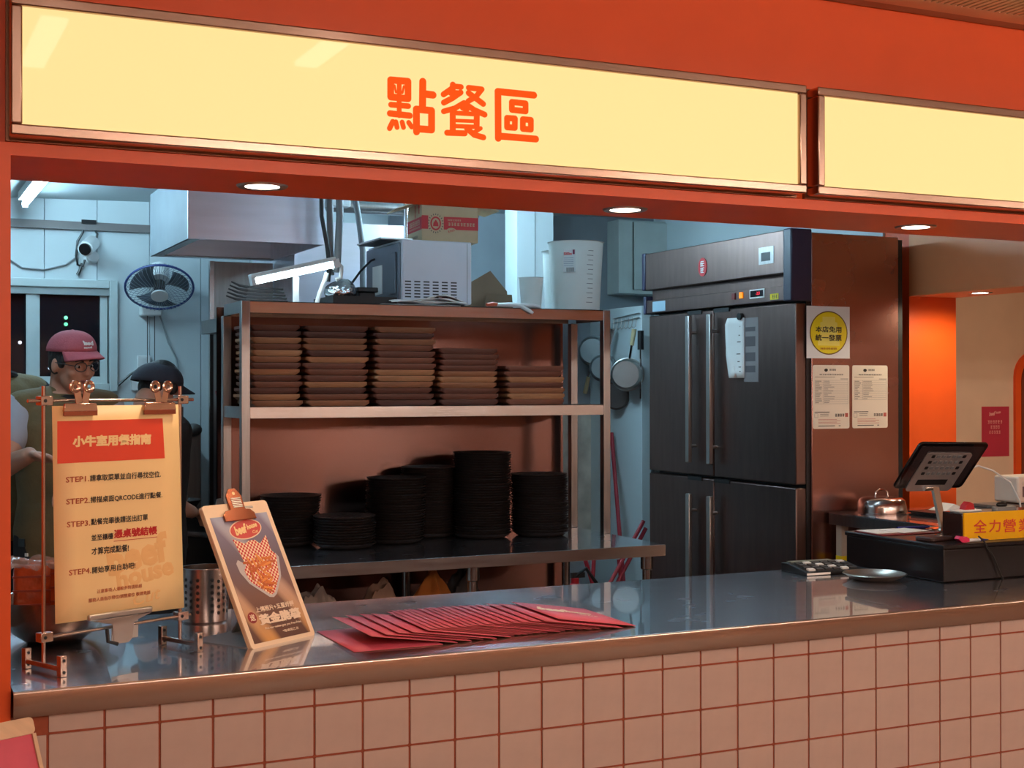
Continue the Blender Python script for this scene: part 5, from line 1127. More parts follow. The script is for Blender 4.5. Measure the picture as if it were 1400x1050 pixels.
# ------------------------------------------------------------------ dish, calculator
di = thing('change_dish', 'round steel change dish on the counter before the black box', 'dish', (2.265, 0.435, CT))
MB().lathe([(0.0001, 0.0), (0.052, 0), (0.072, 0.008), (0.086, 0.017), (0.089, 0.0175), (0.086, 0.019), (0.071, 0.0105), (0.050, 0.003), (0.0001, 0.003)], 40).build('plate', mat('dish_steel', S(220, 200, 186), 0.28, 1.0), di)
ck = thing('calculator', 'black desk calculator at the counter back edge', 'calculator', (2.238, 0.632, CT), math.radians(-3))
MB().prism([(-0.066, 0), (0.066, 0), (0.066, 0.024), (0.03, 0.026), (-0.066, 0.010)], -0.100, 0.100, frame((0, 0, 0), (0, 1, 0), (0, 0, 1))).build('case', BLACK, ck, bevel=0.002)
KM = frame((0, 0, 0.0112), (1, 0, 0), (0, 1, 0.167))
for r in range(4):
    for c in range(6):
        MB().box((-0.085 + c * 0.029, -0.055 + r * 0.021, 0.001), (-0.063 + c * 0.029, -0.041 + r * 0.021, 0.006), T(0, 0, 0.0200) @ Matrix.Rotation(0.165, 4, 'X')).build('key', DARKGREY if (r + c) % 4 else PAPER, ck)
MB().box((-0.085, 0.036, 0.026), (0.06, 0.060, 0.028)).build('screen', mat('lcd', S(120, 126, 112), 0.3), ck)
MB().box((-0.100, -0.0675, 0.002), (-0.02, -0.0662, 0.008)).build('edge_strip', PAPER, ck)
# ================================================================== RIGHT END: side counter, cash box, tablet
SZ = 0.953
sd = thing('side_counter', 'steel side counter running under the orange hatch', 'counter', (3.9, 1.4, 0))
MB().box((3.452, 0.72, SZ - 0.006), (4.45, 2.132, SZ)).build('top_sheet', STEEL_TOP, sd, world=True)
MB().box((3.452, 0.72, SZ - 0.052), (3.458, 2.132, SZ - 0.006)).build('edge_fascia', STEEL_DULL, sd, world=True)
MB().box((3.458, 2.126, SZ - 0.052), (4.45, 2.132, SZ - 0.006)).build('end_fascia', STEEL_DULL, sd, world=True)
for (x, y) in ((3.49, 2.09), (3.49, 0.8), (3.95, 2.09), (3.95, 0.8)):
    lg_ = MB().box((x - 0.018, y - 0.018, 0), (x + 0.018, y + 0.018, SZ - 0.05)).build('leg', mat('pale_leg', S(196, 178, 160), 0.5), sd, world=True)
    MB().box((x - 0.019, y - 0.019, 0.738), (x + 0.019, y + 0.019, 0.768)).build('yellow_tape', YELLOWP, lg_, world=True)
struct(MB().box((XW, 0.72, 0), (XW + 0.28, 2.256, 0.90)).build('wall_hatch_base', mat('brown_base', S(74, 54, 48), 0.5)))
dl = thing('dome_lid', 'round steel dome lid with a wire handle on the side counter', 'lid', (3.625, 1.995, SZ))
MB().lathe([(0.113, 0), (0.113, 0.004), (0.106, 0.006), (0.104, 0.030), (0.098, 0.055), (0.085, 0.066), (0.06, 0.070), (0.0001, 0.072)], 40).build('dome', mat('dome_steel', S(190, 172, 166), 0.2, 1.0, stretch=(1, 1, 14)), dl)
MB().tube([(-0.035, 0, 0.070), (-0.033, 0, 0.090), (-0.015, 0, 0.100), (0.015, 0, 0.100), (0.030, 0, 0.090), (0.033, 0, 0.071)], 0.004, 8).build('handle', CHROME, dl)
fd = thing('folder_stack', 'black folders with a white sheet on the side counter below the tablet', 'folders', (3.78, 1.80, SZ))
for k, (dx, m) in enumerate(((0.0, BLACK), (0.01, DARKGREY), (-0.008, BLACK))):
    MB().box((-0.11, -0.08, k * 0.007), (0.11, 0.08, k * 0.007 + 0.006), T(dx, 0, 0) @ rz(0.05 * k)).build('folder', m, fd, bevel=0.001)
MB().add([(-0.03, -0.05, 0.021), (0.10, -0.05, 0.021), (0.10, 0.05, 0.021), (-0.03, 0.05, 0.021), (0.03, -0.04, 0.050), (0.04, 0.04, 0.050)], [(0, 1, 4), (1, 2, 5, 4), (2, 3, 5), (3, 0, 4, 5), (0, 3, 2, 1)]).build('sheet', PAPER, fd)
# black cash box
cz = 1.055; kx0, kx1, ky0, ky1 = 2.385, 2.93, 0.292, 0.705
kb = thing('cash_box', 'wide glossy black cash box on the right of the counter', 'cash box', ((kx0 + kx1) / 2, (ky0 + ky1) / 2, CT))
BOXM = mat('box_black', S(20, 11, 11), 0.32, var=0.1, spec=0.3)
MB().box((kx0, ky0, CT + 0.002), (kx1, ky1, cz - 0.012)).build('body', BOXM, kb, world=True, bevel=0.003)
MB().box((kx0 - 0.004, ky0 - 0.004, cz - 0.012), (kx1 + 0.004, ky1 + 0.004, cz)).build('lid', BOXM, kb, world=True, bevel=0.003)
for x in (kx0 + 0.03, kx1 - 0.03):
    for y in (ky0 + 0.03, ky1 - 0.03): MB().cyl((x, y, CT), (x, y, CT + 0.002), 0.012, n=10).build('foot', BLACK, kb, world=True)
a = at(1345, 740, Y=ky0 - 0.006); b2 = at(1358, 760, Y=ky0 - 0.008); c2 = at(1372, 794, Y=ky0 - 0.01)
MB().tube([a + Vector((0, 0.02, 0.012)), a, b2, c2], 0.0025, 6).build('cable', BLACK, kb, world=True)
# yellow sign box on the cash box
ys0 = at(1316, 740, Y=0.335).x
yb = thing('yellow_sign_box', 'yellow sign box with red characters on the black cash box', 'sign', (ys0 + 0.15, 0.40, cz))
MB().box((ys0 - 0.0, 0.337, cz), (2.93, 0.415, cz + 0.080)).build('body', mat('smoky_brown', S(46, 22, 16), 0.15, coat=0.3), yb, world=True, bevel=0.002)
MB().box((ys0 + 0.004, 0.332, cz + 0.001), (2.93, 0.337, cz + 0.081)).build('front_plate', YELLOW, yb, world=True)
YP = Plane2(frame((0, 0.3318, 0), (1, 0, 0), (0, 0, 1)), yb)
RED2 = mat('sign_red', S(214, 60, 10), 0.5)
YP.text('全', RED2, 1331, 1349, 719.5, 18, bold=0.012, ext=0.0006, name='character'); YP.text('力', RED2, 1352, 1368, 719, 17, bold=0.012, ext=0.0006, name='character')
YP.text('營', RED2, 1371, 1389, 718.5, 18, bold=0.012, ext=0.0006, name='character'); YP.text('業', RED2, 1392, 1410, 718, 18, bold=0.012, ext=0.0006, name='character')
hp = thing('stamp_pad', 'white tray with a small red stamp on top of the yellow sign box', 'stamp', (2.54, 0.378, cz + 0.080))
MB().box((-0.035, -0.02, 0), (0.05, 0.02, 0.006)).build('tray', WHITEPL, hp, bevel=0.002); MB().prism([(-0.005, 0), (0.030, 0), (0.026, 0.016), (0.012, 0.022), (0.0, 0.012)], -0.012, 0.012, T(0, 0, 0.006) @ frame((0, 0, 0), (1, 0, 0), (0, 0, 1))).build('stamp', REDP, hp)
ky = thing('car_key', 'grey car key lying on top of the yellow sign box', 'key', (2.69, 0.375, cz + 0.080))
MB().prism(rrect(-0.04, 0.04, -0.012, 0.012, 0.009), 0, 0.009).build('fob', GREYPL, ky); MB().ell((0.0, 0.008, 0.014), (0.020, 0.010, 0.008)).build('charm', BLACK, ky)
# tablet on a stand (its back to the customer)
TBY = 0.60
BLt = at(1221, 668, Y=TBY); BRt = at(1314, 667, Y=TBY); TLt = at(1258, 606, X=BLt.x)
xdir = (BRt - BLt); yd = TLt - BLt
ta = thing('tablet', 'black tablet seen from behind with a silver holder plate', 'tablet', (BLt + BRt) / 2)
TM = frame(BLt, xdir, yd); tw, thh = xdir.length, yd.length
MB().prism(rrect(0, tw, 0, thh, 0.014, 4), -0.008, 0.0, TM).build('body', BLACKGLOSS, ta, world=True, bevel=0.001)
MB().prism(rrect(0.012, tw - 0.012, 0.012, thh - 0.012, 0.006, 3), 0.0, 0.0004, TM).build('back_glass', mat('tab_back', S(52, 42, 44), 0.2), ta, world=True)
MB().cyl(TM @ Vector((0.022, 0.026, 0.0)), TM @ Vector((0.022, 0.026, 0.003)), 0.008, n=16).build('lens', BLACKGLOSS, ta, world=True)
hpx = MB().prism(rrect(0.045, tw - 0.045, -0.008, thh - 0.035, 0.014, 4), 0.001, 0.004, TM).build('holder_plate', mat('holder_silver', S(188, 178, 176), 0.35, 0.6), ta, world=True)
hw = tw - 0.09
for r in range(4):
    for c in range(7):
        x = 0.045 + hw * (0.16 + 0.68 * c / 6); y = thh * (0.36 + 0.125 * r)
        MB().prism(rrect(-0.006, 0.006, -0.0055, 0.0055, 0.002, 2), 0.0035, 0.0052, TM @ T(x, y, 0)).build('slot', BLACK if c in (0, 6) else GREYPL, hpx, world=True)
MB().box((0.045 + hw * 0.14, thh * 0.10, 0.004), (0.045 + hw * 0.80, thh * 0.22, 0.0046), TM).build('wide_slot', BLACK, hpx, world=True)
pst_ = TM @ Vector((tw * 0.47, 0.006, 0.006)); bs_ = Vector((pst_.x + 0.035, 0.565, cz))
SIL = mat('stand_silver', S(205, 188, 172), 0.22, 0.95)
MB().prism([(-0.011, 0), (0.011, 0), (0.013, 1), (-0.013, 1)], -0.005, 0.005, frame(bs_ + Vector((0, 0, 0.012)), (1, 0.1, 0), pst_ - bs_ - Vector((0, 0, 0.012))) @ Matrix.Diagonal((1, (pst_ - bs_).length - 0.012, 1, 1))).build('arm', SIL, ta, world=True)
MB().lathe([(0.0001, 0), (0.05, 0), (0.05, 0.008), (0.02, 0.014), (0.0001, 0.014)], 24, T(bs_)).build('base', CHROME, ta, world=True)
MB().cyl(pst_ + Vector((-0.014, 0, 0)), pst_ + Vector((0.014, 0, 0)), 0.008, n=12).build('hinge', CHROME, ta, world=True)
e0 = TM @ Vector((tw, thh * 0.45, -0.004))
MB().tube([e0, e0 + Vector((0.02, 0, 0.004)), e0 + Vector((0.08, 0, -0.012)), e0 + Vector((0.15, -0.0, -0.05)), e0 + Vector((0.19, 0, -0.11)), e0 + Vector((0.2, 0, -0.17))], 0.003, 8).build('charging_cord', WHITEPL, ta, world=True)
# small things on the cash box lid
pc = thing('note_clipboard', 'dark clipboard with white slips on the cash box', 'clipboard', (2.47, 0.60, cz), math.radians(-4))
MB().box((-0.08, -0.06, 0), (0.13, 0.075, 0.004)).build('board', MAROON, pc, bevel=0.001)
MB().box((-0.075, -0.03, 0.004), (0.06, 0.07, 0.0055)).build('slip', PAPER, pc); MB().box((-0.01, -0.055, 0.0055), (0.10, 0.04, 0.007), rz(0.2)).build('slip', PAPER, pc)
pu = thing('wallet_pouch', 'dark leather key pouch near the front edge of the cash box', 'pouch', (2.432, 0.40, cz), math.radians(8))
MB().prism(rrect(-0.03, 0.085, -0.035, 0.03, 0.012, 3), 0, 0.012).build('pouch', mat('leather', S(52, 28, 24), 0.5, bump=0.3), pu, bevel=0.003)
MB().lathe([(0.010, 0), (0.014, 0), (0.014, 0.003), (0.010, 0.003)], 18, T(0.045, 0.0, 0.012), close=True).build('key_ring', CHROME, pu)
pe = thing('heart_pen', 'white and blue pen with a pink heart on the cash box edge', 'pen', (2.50, 0.315, cz + 0.006), math.radians(-6))
MB().cyl((-0.01, 0, 0), (0.035, 0, 0), 0.005, n=10).build('barrel', WHITEPL, pe); MB().cyl((0.035, 0, 0), (0.065, 0, 0), 0.0052, 0.001, n=10).build('tip', mat('pen_blue', S(40, 40, 130), 0.4), pe)
MB().prism([(-0.045, 0.004), (-0.038, 0.012), (-0.030, 0.008), (-0.018, 0.010), (-0.008, 0.004), (-0.008, -0.004), (-0.018, -0.006), (-0.032, -0.006)], -0.008, 0.012, frame((0, 0, 0.002), (1, 0, 0), (0, 0, 1))).build('heart', mat('hot_pink', S(214, 30, 90), 0.4), pe)
bpn = thing('blue_pen', 'blue pen lying behind the white slips on the cash box', 'pen', (2.60, 0.66, cz + 0.005), math.radians(-10))
MB().cyl((-0.05, 0, 0), (0.06, 0, 0), 0.005, n=10).build('barrel', mat('pen_blue', S(40, 40, 130)), bpn); MB().cyl((0.06, 0, 0), (0.078, 0, 0), 0.0048, 0.001, n=10).build('tip', WHITEPL, bpn)
# printer on a grey plinth in the background
pl = thing('grey_plinth', 'low grey box under the white printer on the side counter', 'box', (4.15, 1.60, SZ))
gx = at(1330, 700, Y=1.72).x
MB().box((gx, 1.56, SZ), (gx + 0.42, 1.72, SZ + 0.055)).build('case', mat('taupe_grey', S(124, 104, 92), 0.5), pl, world=True, bevel=0.004); MB().box((gx - 0.002, 1.558, SZ + 0.040), (gx + 0.422, 1.722, SZ + 0.044)).build('seam', DARKGREY, pl, world=True)
pr = thing('receipt_printer', 'white receipt printer with a label at the right edge', 'printer', (gx + 0.25, 1.6, SZ + 0.055))
PRW = mat('printer_white', S(232, 214, 196), 0.4)
MB().box((gx + 0.105, 1.575, SZ + 0.060), (gx + 0.37, 1.71, SZ + 0.170)).build('case', PRW, pr, world=True, bevel=0.01)
MB().box((gx + 0.13, 1.572, SZ + 0.085), (gx + 0.195, 1.575, SZ + 0.128)).build('rating_label', mat('label_brown', S(130, 96, 92), 0.5), pr, world=True); MB().prism(rrect(gx + 0.128, gx + 0.185, SZ + 0.131, SZ + 0.150, 0.009), 0, 0.004, frame((0, 1.575, 0), (1, 0, 0), (0, 0, 1))).build('latch', PRW, pr, world=True)
for x in (gx + 0.14, gx + 0.34):
    for y in (1.59, 1.69): MB().cyl((x, y, SZ + 0.055), (x, y, SZ + 0.062), 0.010, n=10).build('foot', BLACK, pr, world=True)
MB().box((gx + 0.235, 1.562, SZ + 0.09), (gx + 0.36, 1.575, SZ + 0.155)).build('front_door', BLACK, pr, world=True)
# poster and arch on the beige wall beyond
ra = at(1342, 556, Y=3.6); rb = at(1379.5, 623.5, Y=3.6)
rpn = thing('red_notice', 'dark pink notice sheet on the beige wall beyond the hatch', 'notice', ((ra.x + rb.x) / 2, 3.6, (ra.z + rb.z) / 2))
MB().box((ra.x, 3.598, rb.z), (rb.x, 3.6, ra.z)).build('sheet', mat('notice_pink', S(186, 48, 70), 0.5), rpn, world=True)
RP = Plane2(frame((0, 3.5978, 0), (1, 0, 0), (0, 0, 1)), rpn); NP = mat('notice_print', S(232, 170, 160), 0.6)
RP.text('beef', NP, 1352, 1361, 565.5, 6, bold=0.05, shear=0.3, rot=0.1, name='logo_print'); RP.text('house', NP, 1361, 1368, 563.5, 4, bold=0.04, shear=0.3, rot=0.1, name='logo_print')
for n_, xl, xr, yc, h_px in ((6, 1350, 1370.5, 577, 4.6), (4, 1354, 1367, 584, 4.6), (5, 1352, 1368, 591, 4.2)):
    l_ = RP.loc(xl, yc); r_ = RP.loc(xr, yc); u_ = RP.loc((xl + xr) / 2, yc - h_px / 2); d_2 = RP.loc((xl + xr) / 2, yc + h_px / 2)
    blocks('print_line', n_, NP, rpn, RP.M @ T((l_[0] + r_[0]) / 2, l_[1], 0), r_[0] - l_[0], u_[1] - d_2[1], world=True)
ax_ = at(1387, 520, Y=3.59).x
arch = MB(); Wd, Rr, top = 0.9, 0.16, at(1400, 487, Y=3.59).z + 0.03
def arch_poly(x0, x1, zt, r):
    p = [(x0, 0)]
    for k in range(7): t_a = PI - PI / 2 * k / 6; p.append((x0 + r + r * math.cos(t_a), zt - r + r * math.sin(t_a)))
    for k in range(7): t_a = PI / 2 - PI / 2 * k / 6; p.append((x1 - r + r * math.cos(t_a), zt - r + r * math.sin(t_a)))
    return p + [(x1, 0)]
dr = MB().prism(arch_poly(ax_, ax_ + Wd, top, Rr), 0, 0.02, frame((0, 3.6, 0), (1, 0, 0), (0, 0, 1))).build('door_1', ORANGE); struct(dr)
MB().prism(arch_poly(ax_ + 0.045, ax_ + Wd - 0.045, top - 0.045, Rr - 0.03), 0.02, 0.024, frame((0, 3.6, 0), (1, 0, 0), (0, 0, 1))).build('door_leaf', mat('brown_door', S(120, 56, 34), 0.6), dr)
def room_lamp():
    t = thing('ceiling_lamp', 'round warm ceiling lamp in the room beyond the hatch', 'lamp', (5.6, 2.2, 2.5))
    MB().lathe([(0.16, 0), (0.16, -0.03), (0.0001, -0.035)], 30).build('diffuser', emis('room_glow', (1.0, 0.76, 0.56), 45.0), t); MB().lathe([(0.17, 0), (0.17, -0.02), (0.16, -0.02), (0.16, 0)], 30, close=True).build('rim', ALU, t)
room_lamp()
# framed pink menu board on a floor stand at the lower left
TRc = at(43, 980, Y=-0.34); MYAW = math.radians(24); ML = math.radians(24)
w_, h_ = 0.20, 0.315
mfr = rz(MYAW) @ Matrix.Rotation(-ML, 4, 'X') @ frame((0, 0, 0), (1, 0, 0), (0, 0, 1))
org = TRc - (mfr @ Vector((w_, h_, 0)))
mb_ = thing('menu_board', 'pink menu in a pale wooden tray frame on a stand at the lower left', 'menu board', (org.x + 0.08, org.y + 0.05, 0))
MMx = Matrix.Translation(org) @ mfr
MB().prism(rrect(0, w_, 0, h_, 0.008, 3), -0.010, -0.004, MMx).build('backing', WOODL, mb_, world=True)
MB().prism(rrect(0, w_, h_ - 0.026, h_, 0.007, 3), -0.004, 0.003, MMx).build('top_border', WOODL, mb_, world=True)
for x0 in (0, w_ - 0.006): MB().box((x0, 0, -0.004), (x0 + 0.006, h_ - 0.026, 0.003), MMx).build('side_border', WOODL, mb_, world=True)
MB().box((0.006, 0.002, -0.004), (w_ - 0.006, h_ - 0.026, -0.001), MMx).build('menu_sheet', MENUPINK, mb_, world=True)
MB().prism(rrect(0.06, w_ - 0.068, h_ - 0.072, h_ - 0.050, 0.008, 3), -0.001, -0.0004, MMx).build('grip_slot', mat('slot_tan', S(150, 104, 70), 0.6), mb_, world=True)
text('logo_print', 'beef house', LOGOCREAM, mb_, MMx @ T(0.10, h_ - 0.12, -0.0006), w=0.075, h=0.03, bold=0.05, shear=0.2, world=True); text('logo_print', 'Cut.', LOGOCREAM, mb_, MMx @ T(0.115, h_ - 0.142, -0.0006), w=0.04, h=0.014, bold=0.01, shear=0.3, world=True)
bc = MMx @ Vector((w_ / 2, 0.02, -0.012))
MB().cyl((bc.x, bc.y + 0.02, 0.015), (bc.x, bc.y + 0.02, bc.z), 0.014, n=14).build('post', BLACK, mb_, world=True)
MB().lathe([(0.0001, 0), (0.13, 0), (0.13, 0.012), (0.03, 0.018), (0.0001, 0.018)], 30, T(bc.x, bc.y + 0.02, 0)).build('base', BLACK, mb_, world=True)
# ================================================================== PEOPLE
SKIN = mat('skin', S(190, 136, 112), 0.5, var=0.05, scale=12, sss=0.08)
HAIR = mat('hair', S(26, 22, 22), 0.5, var=0.2, scale=60, bump=0.4, bscale=90)
OLIVE = mat('olive_vest', S(104, 86, 54), 0.8, var=0.10, scale=20, bump=0.2, bscale=80)
TEE = mat('pale_tee', S(160, 160, 170), 0.8, var=0.05, bump=0.15, bscale=40)
BLKCLOTH = mat('black_cloth', S(26, 25, 28), 0.85, var=0.15, bump=0.15, bscale=40)
PINKCAP = mat('pink_cap', S(186, 92, 102), 0.8, var=0.06, scale=30, bump=0.15, bscale=120)
DARKCAP = mat('navy_cap', S(44, 46, 58), 0.85, var=0.12, scale=20, bump=0.15, bscale=120)
def cap_(mb, p, q, r1, r2):
    mb.cyl(p, q, r1, r2, n=16); mb.ell(p, r1); mb.ell(q, r2); return mb
def chain(mb, pts, rs):
    for i in range(len(pts) - 1): cap_(mb, pts[i], pts[i + 1], rs[i], rs[i + 1])
def loft(mb, secs, M, n=28):
    vs = []; fs = []
    for (z, rx, ry, oy) in secs:
        for k in range(n):
            a = 2 * PI * k / n; c, s = math.cos(a), math.sin(a)
            e = 2 / 2.5
            vs.append((rx * math.copysign(abs(c) ** e, c), oy + ry * math.copysign(abs(s) ** e, s), z))
    m = len(secs)
    for i in range(m - 1): fs += [(i * n + k, i * n + (k + 1) % n, (i + 1) * n + (k + 1) % n, (i + 1) * n + k) for k in range(n)]
    fs += [tuple(range(n))[::-1], tuple(range((m - 1) * n, m * n))]
    mb.add(vs, fs, M)
def remeshed(mb, name, m, parent, voxel=0.007, smooth=4, world=True):
    me = mb.mesh(name); ob = bpy.data.objects.new(name, me); COL.objects.link(ob)
    r = ob.modifiers.new('r', 'REMESH'); r.mode = 'VOXEL'; r.voxel_size = voxel; r.use_smooth_shade = True
    s = ob.modifiers.new('s', 'SMOOTH'); s.factor = 0.5; s.iterations = smooth
    dg = bpy.context.evaluated_depsgraph_get()
    me2 = bpy.data.meshes.new_from_object(ob.evaluated_get(dg)); me2.name = name
    bpy.data.objects.remove(ob)
    me2.materials.clear(); me2.polygons.foreach_set('use_smooth', [True] * len(me2.polygons))
    return put(name, me2, m, parent, world)
TORSO = [(0.84, 0.150, 0.105, 0.0), (0.93, 0.160, 0.112, 0.0), (1.05, 0.145, 0.100, 0.005), (1.20, 0.160, 0.110, 0.01), (1.32, 0.172, 0.112, 0.005), (1.40, 0.140, 0.090, 0.0), (1.445, 0.075, 0.062, 0.005)]
def hand(mb, w, d, up, size=1.0, thumb=1):
    d = d.normalized(); side = d.cross(up).normalized(); up = side.cross(d).normalized()
    pc = w + d * 0.045 * size
    mb.ell((0, 0, 0), (0.040 * size, 0.050 * size, 0.016 * size), M=frame(pc, side, d))
    for k, (o, l) in enumerate(((-0.030, 0.065), (-0.010, 0.078), (0.010, 0.074), (0.029, 0.058))):
        b0 = pc + side * o * size + d * 0.038 * size; b1 = b0 + (d * 0.9 - up * 0.35).normalized() * l * 0.5 * size; b2 = b1 + (d * 0.5 - up * 0.85).normalized() * l * 0.5 * size
        chain(mb, [b0, b1, b2], [0.0092 * size, 0.0088 * size, 0.0075 * size])
    t0 = pc - side * thumb * 0.030 * size - d * 0.02 * size; t1 = t0 + (-side * thumb * 0.7 + d * 0.6 - up * 0.2).normalized() * 0.035 * size; t2 = t1 + (d - up * 0.3 - side * thumb * 0.1).normalized() * 0.028 * size
    chain(mb, [t0, t1, t2], [0.012 * size, 0.010 * size, 0.0085 * size])
def person(label, head, *A, cap_low=0.0, **K):
    return _person(label, head, *A, cap_low=cap_low, **K)
def _person(label, head, face, pitch, roll, body_dir, arms, vest, tee, trousers, cap_m=None, hair_back=False, glasses=False, cap_text=None, sleeve=0.5, face_detail=True, cap_low=0.0):
    fx, fy = Vector(face).normalized(); bx, by = Vector(body_dir).normalized()
    pb = math.atan2(-bx, by); ph = math.atan2(-fx, fy)
    s = head.z / 1.545
    foot = head - rz(pb) @ Vector((0, 0.085, 0)); foot.z = 0
    B = T(foot) @ rz(pb) @ Matrix.Scale(s, 4)
    H = T(head) @ rz(ph) @ Matrix.Rotation(roll, 4, 'Y') @ Matrix.Rotation(-pitch, 4, 'X') @ Matrix.Scale(0.91, 4)
    t = thing('person', label, 'person', foot)
    P = lambda x, y, z: B @ Vector((x, y, z))
    body = MB()
    loft(body, TORSO, B)
    chain(body, [P(0, -0.005, 1.40), P(0, 0.012, 1.50), H @ Vector((0, -0.015, -0.03))], [0.062, 0.054, 0.052])
    # head: skull, jaw, cheeks, nose, brow, ears, chin
    body.ell((0, -0.008, 0.025), (0.076, 0.094, 0.100), H, 20, 14); body.ell((0, 0.022, -0.045), (0.058, 0.068, 0.072), H, 18, 12); body.ell((0, 0.060, -0.088), (0.028, 0.026, 0.022), H)
    body.ell((0, 0.072, 0.022), (0.052, 0.018, 0.014), H); body.cyl((0, 0.082, 0.012), (0, 0.098, -0.028), 0.008, 0.013, M=H); body.ell((0, 0.096, -0.030), (0.017, 0.014, 0.011), H)
    for sd in (-1, 1):
        body.ell((sd * 0.038, 0.056, -0.028), (0.026, 0.026, 0.026), H); body.ell((sd * 0.078, -0.012, -0.008), (0.010, 0.020, 0.032), H)
    sh = {}
    for sd in (-1, 1):
        S0 = P(sd * 0.165, 0, 1.375); sh[sd] = S0
        E0, W0, hd_dir, up = arms[sd]
        chain(body, [S0, E0, W0], [0.058 * s, 0.043 * s, 0.028 * s]); hand(body, W0, hd_dir, up, s, thumb=-sd)
        chain(body, [P(sd * 0.085, 0, 0.90), P(sd * 0.095, 0.02, 0.50), P(sd * 0.095, -0.02, 0.09)], [0.085 * s, 0.058 * s, 0.040 * s])
        chain(body, [P(sd * 0.095, -0.04, 0.045), P(sd * 0.105, 0.13, 0.032)], [0.040 * s, 0.030 * s])
    remeshed(body, 'body', SKIN, t, 0.0062, 3)
    # clothes
    v = MB(); loft(v, [(z, rx + 0.020, ry + 0.020, oy) for z, rx, ry, oy in TORSO[:5]] + [(1.395, 0.158, 0.104, 0), (1.435, 0.105, 0.080, 0.0)], B)
    for sd in (-1, 1): chain(v, [P(sd * 0.05, 0, 1.395), P(sd * 0.150, 0, 1.378)], [0.070 * s, 0.072 * s])
    remeshed(v, 'vest', vest, t, 0.009, 4)
    for sd in (-1, 1):
        E0 = arms[sd][0]; m = MB(); mid = sh[sd].lerp(E0, sleeve)
        chain(m, [sh[sd], mid], [0.066 * s, 0.060 * s]); remeshed(m, 'sleeve', tee, t, 0.009, 3)
        l = MB(); chain(l, [P(sd * 0.085, 0, 0.90), P(sd * 0.095, 0.02, 0.50), P(sd * 0.095, -0.02, 0.10)], [0.100 * s, 0.075 * s, 0.062 * s]); remeshed(l, 'trouser_leg', trousers, t, 0.012, 3)
        sh_ = MB(); chain(sh_, [P(sd * 0.095, -0.045, 0.050), P(sd * 0.105, 0.14, 0.040)], [0.050 * s, 0.040 * s]); remeshed(sh_, 'shoe', BLKCLOTH, t, 0.010, 2)
    hp = MB(); loft(hp, [(0.80, 0.158, 0.115, 0), (0.90, 0.172, 0.122, 0), (0.99, 0.160, 0.112, 0.0)], B); remeshed(hp, 'waistband', trousers, t, 0.012, 2)
    col_ = MB().tube([B @ Vector((0.085 * math.cos(a), 0.004 + 0.075 * math.sin(a), 1.437 - 0.020 * math.sin(a))) for a in [2 * PI * k / 28 for k in range(28)]], 0.014 * s, 8, True)
    col_.build('collar', BLKCLOTH if tee is TEE else tee, t, world=True)
    # hair under the cap
    hr = MB().ell((0, -0.022, 0.030), (0.082, 0.090, 0.100), H, 20, 14)
    if hair_back: hr.ell((0, -0.060, -0.030), (0.070, 0.050, 0.060), H)
    else: hr.ell((0, -0.050, -0.010), (0.074, 0.052, 0.055), H)
    for sd in (-1, 1): hr.ell((sd * 0.072, 0.020, 0.015), (0.010, 0.020, 0.030), H)
    remeshed(hr, 'hair', HAIR, t, 0.007, 2)
    Hh = H
    if cap_m:
        H = Hh @ Matrix.Rotation(cap_low * 9, 4, 'X') @ T(0, -cap_low * 0.5, -cap_low) @ Matrix.Scale(1 + cap_low * 2.2, 4)
        dome = MB(); n = 32; vs = []; fs = []; rows = 9
        for i in range(rows + 1):
            th = PI / 2 * i / rows
            for k in range(n):
                a = 2 * PI * k / n
                vs.append((0.090 * math.cos(th) ** 0.8 * math.cos(a), -0.010 + 0.108 * math.cos(th) ** 0.8 * math.sin(a), 0.052 + 0.082 * math.sin(th) + (0.012 * math.sin(a) * math.cos(th))))
        for i in range(rows): fs += [(i * n + k, i * n + (k + 1) % n, (i + 1) * n + (k + 1) % n, (i + 1) * n + k) for k in range(n)]
        dm = dome.add(vs, fs, H).build('cap_dome', cap_m, t, world=True, solid=0.005)
        MB().ell((0, -0.010, 0.135), (0.008, 0.008, 0.005), H).build('cap_button', cap_m, dm, world=True)
        for k in range(6):
            a = PI / 6 + PI / 3 * k
            MB().tube([H @ Vector((0.0915 * math.cos(th) ** 0.8 * math.cos(a), -0.010 + 0.1095 * math.cos(th) ** 0.8 * math.sin(a), 0.0525 + 0.0830 * math.sin(th) + 0.012 * math.sin(a) * math.cos(th))) for th in [PI / 2 * j / 8 for j in range(9)]], 0.0012, 5).build('cap_seam', cap_m, dm, world=True)
        def brim(u, v):
            a = PI / 2 + (u - 0.5) * 2.3; r0x, r0y = 0.088, 0.106
            x0 = r0x * math.cos(a); y0 = -0.010 + r0y * math.sin(a)
            x = x0 * (1 + 0.02 * v); y = y0 + v * 0.070 * math.sin(PI * (0.06 + 0.88 * u)) ** 0.6
            return (x, y, 0.062 - 0.016 * v - 0.028 * (2 * u - 1) ** 2 * v)
        MB().grid(brim, 18, 6, H).build('cap_brim', cap_m, t, world=True, solid=0.005)
        if cap_text:
            F_ = H @ frame((0, 0.1015, 0.094), (1, 0, 0), (0, -0.45, 1))
            text('cap_print', cap_text[0], PAPER, dm, F_ @ T(0.004, 0.006, 0.002) @ rz(0.05), w=0.050, h=0.020, bold=0.06, world=True); text('cap_print', cap_text[1], PAPER, dm, F_ @ T(0.010, -0.012, 0.002), w=0.040, h=0.009, bold=0.05, world=True)
    H = Hh
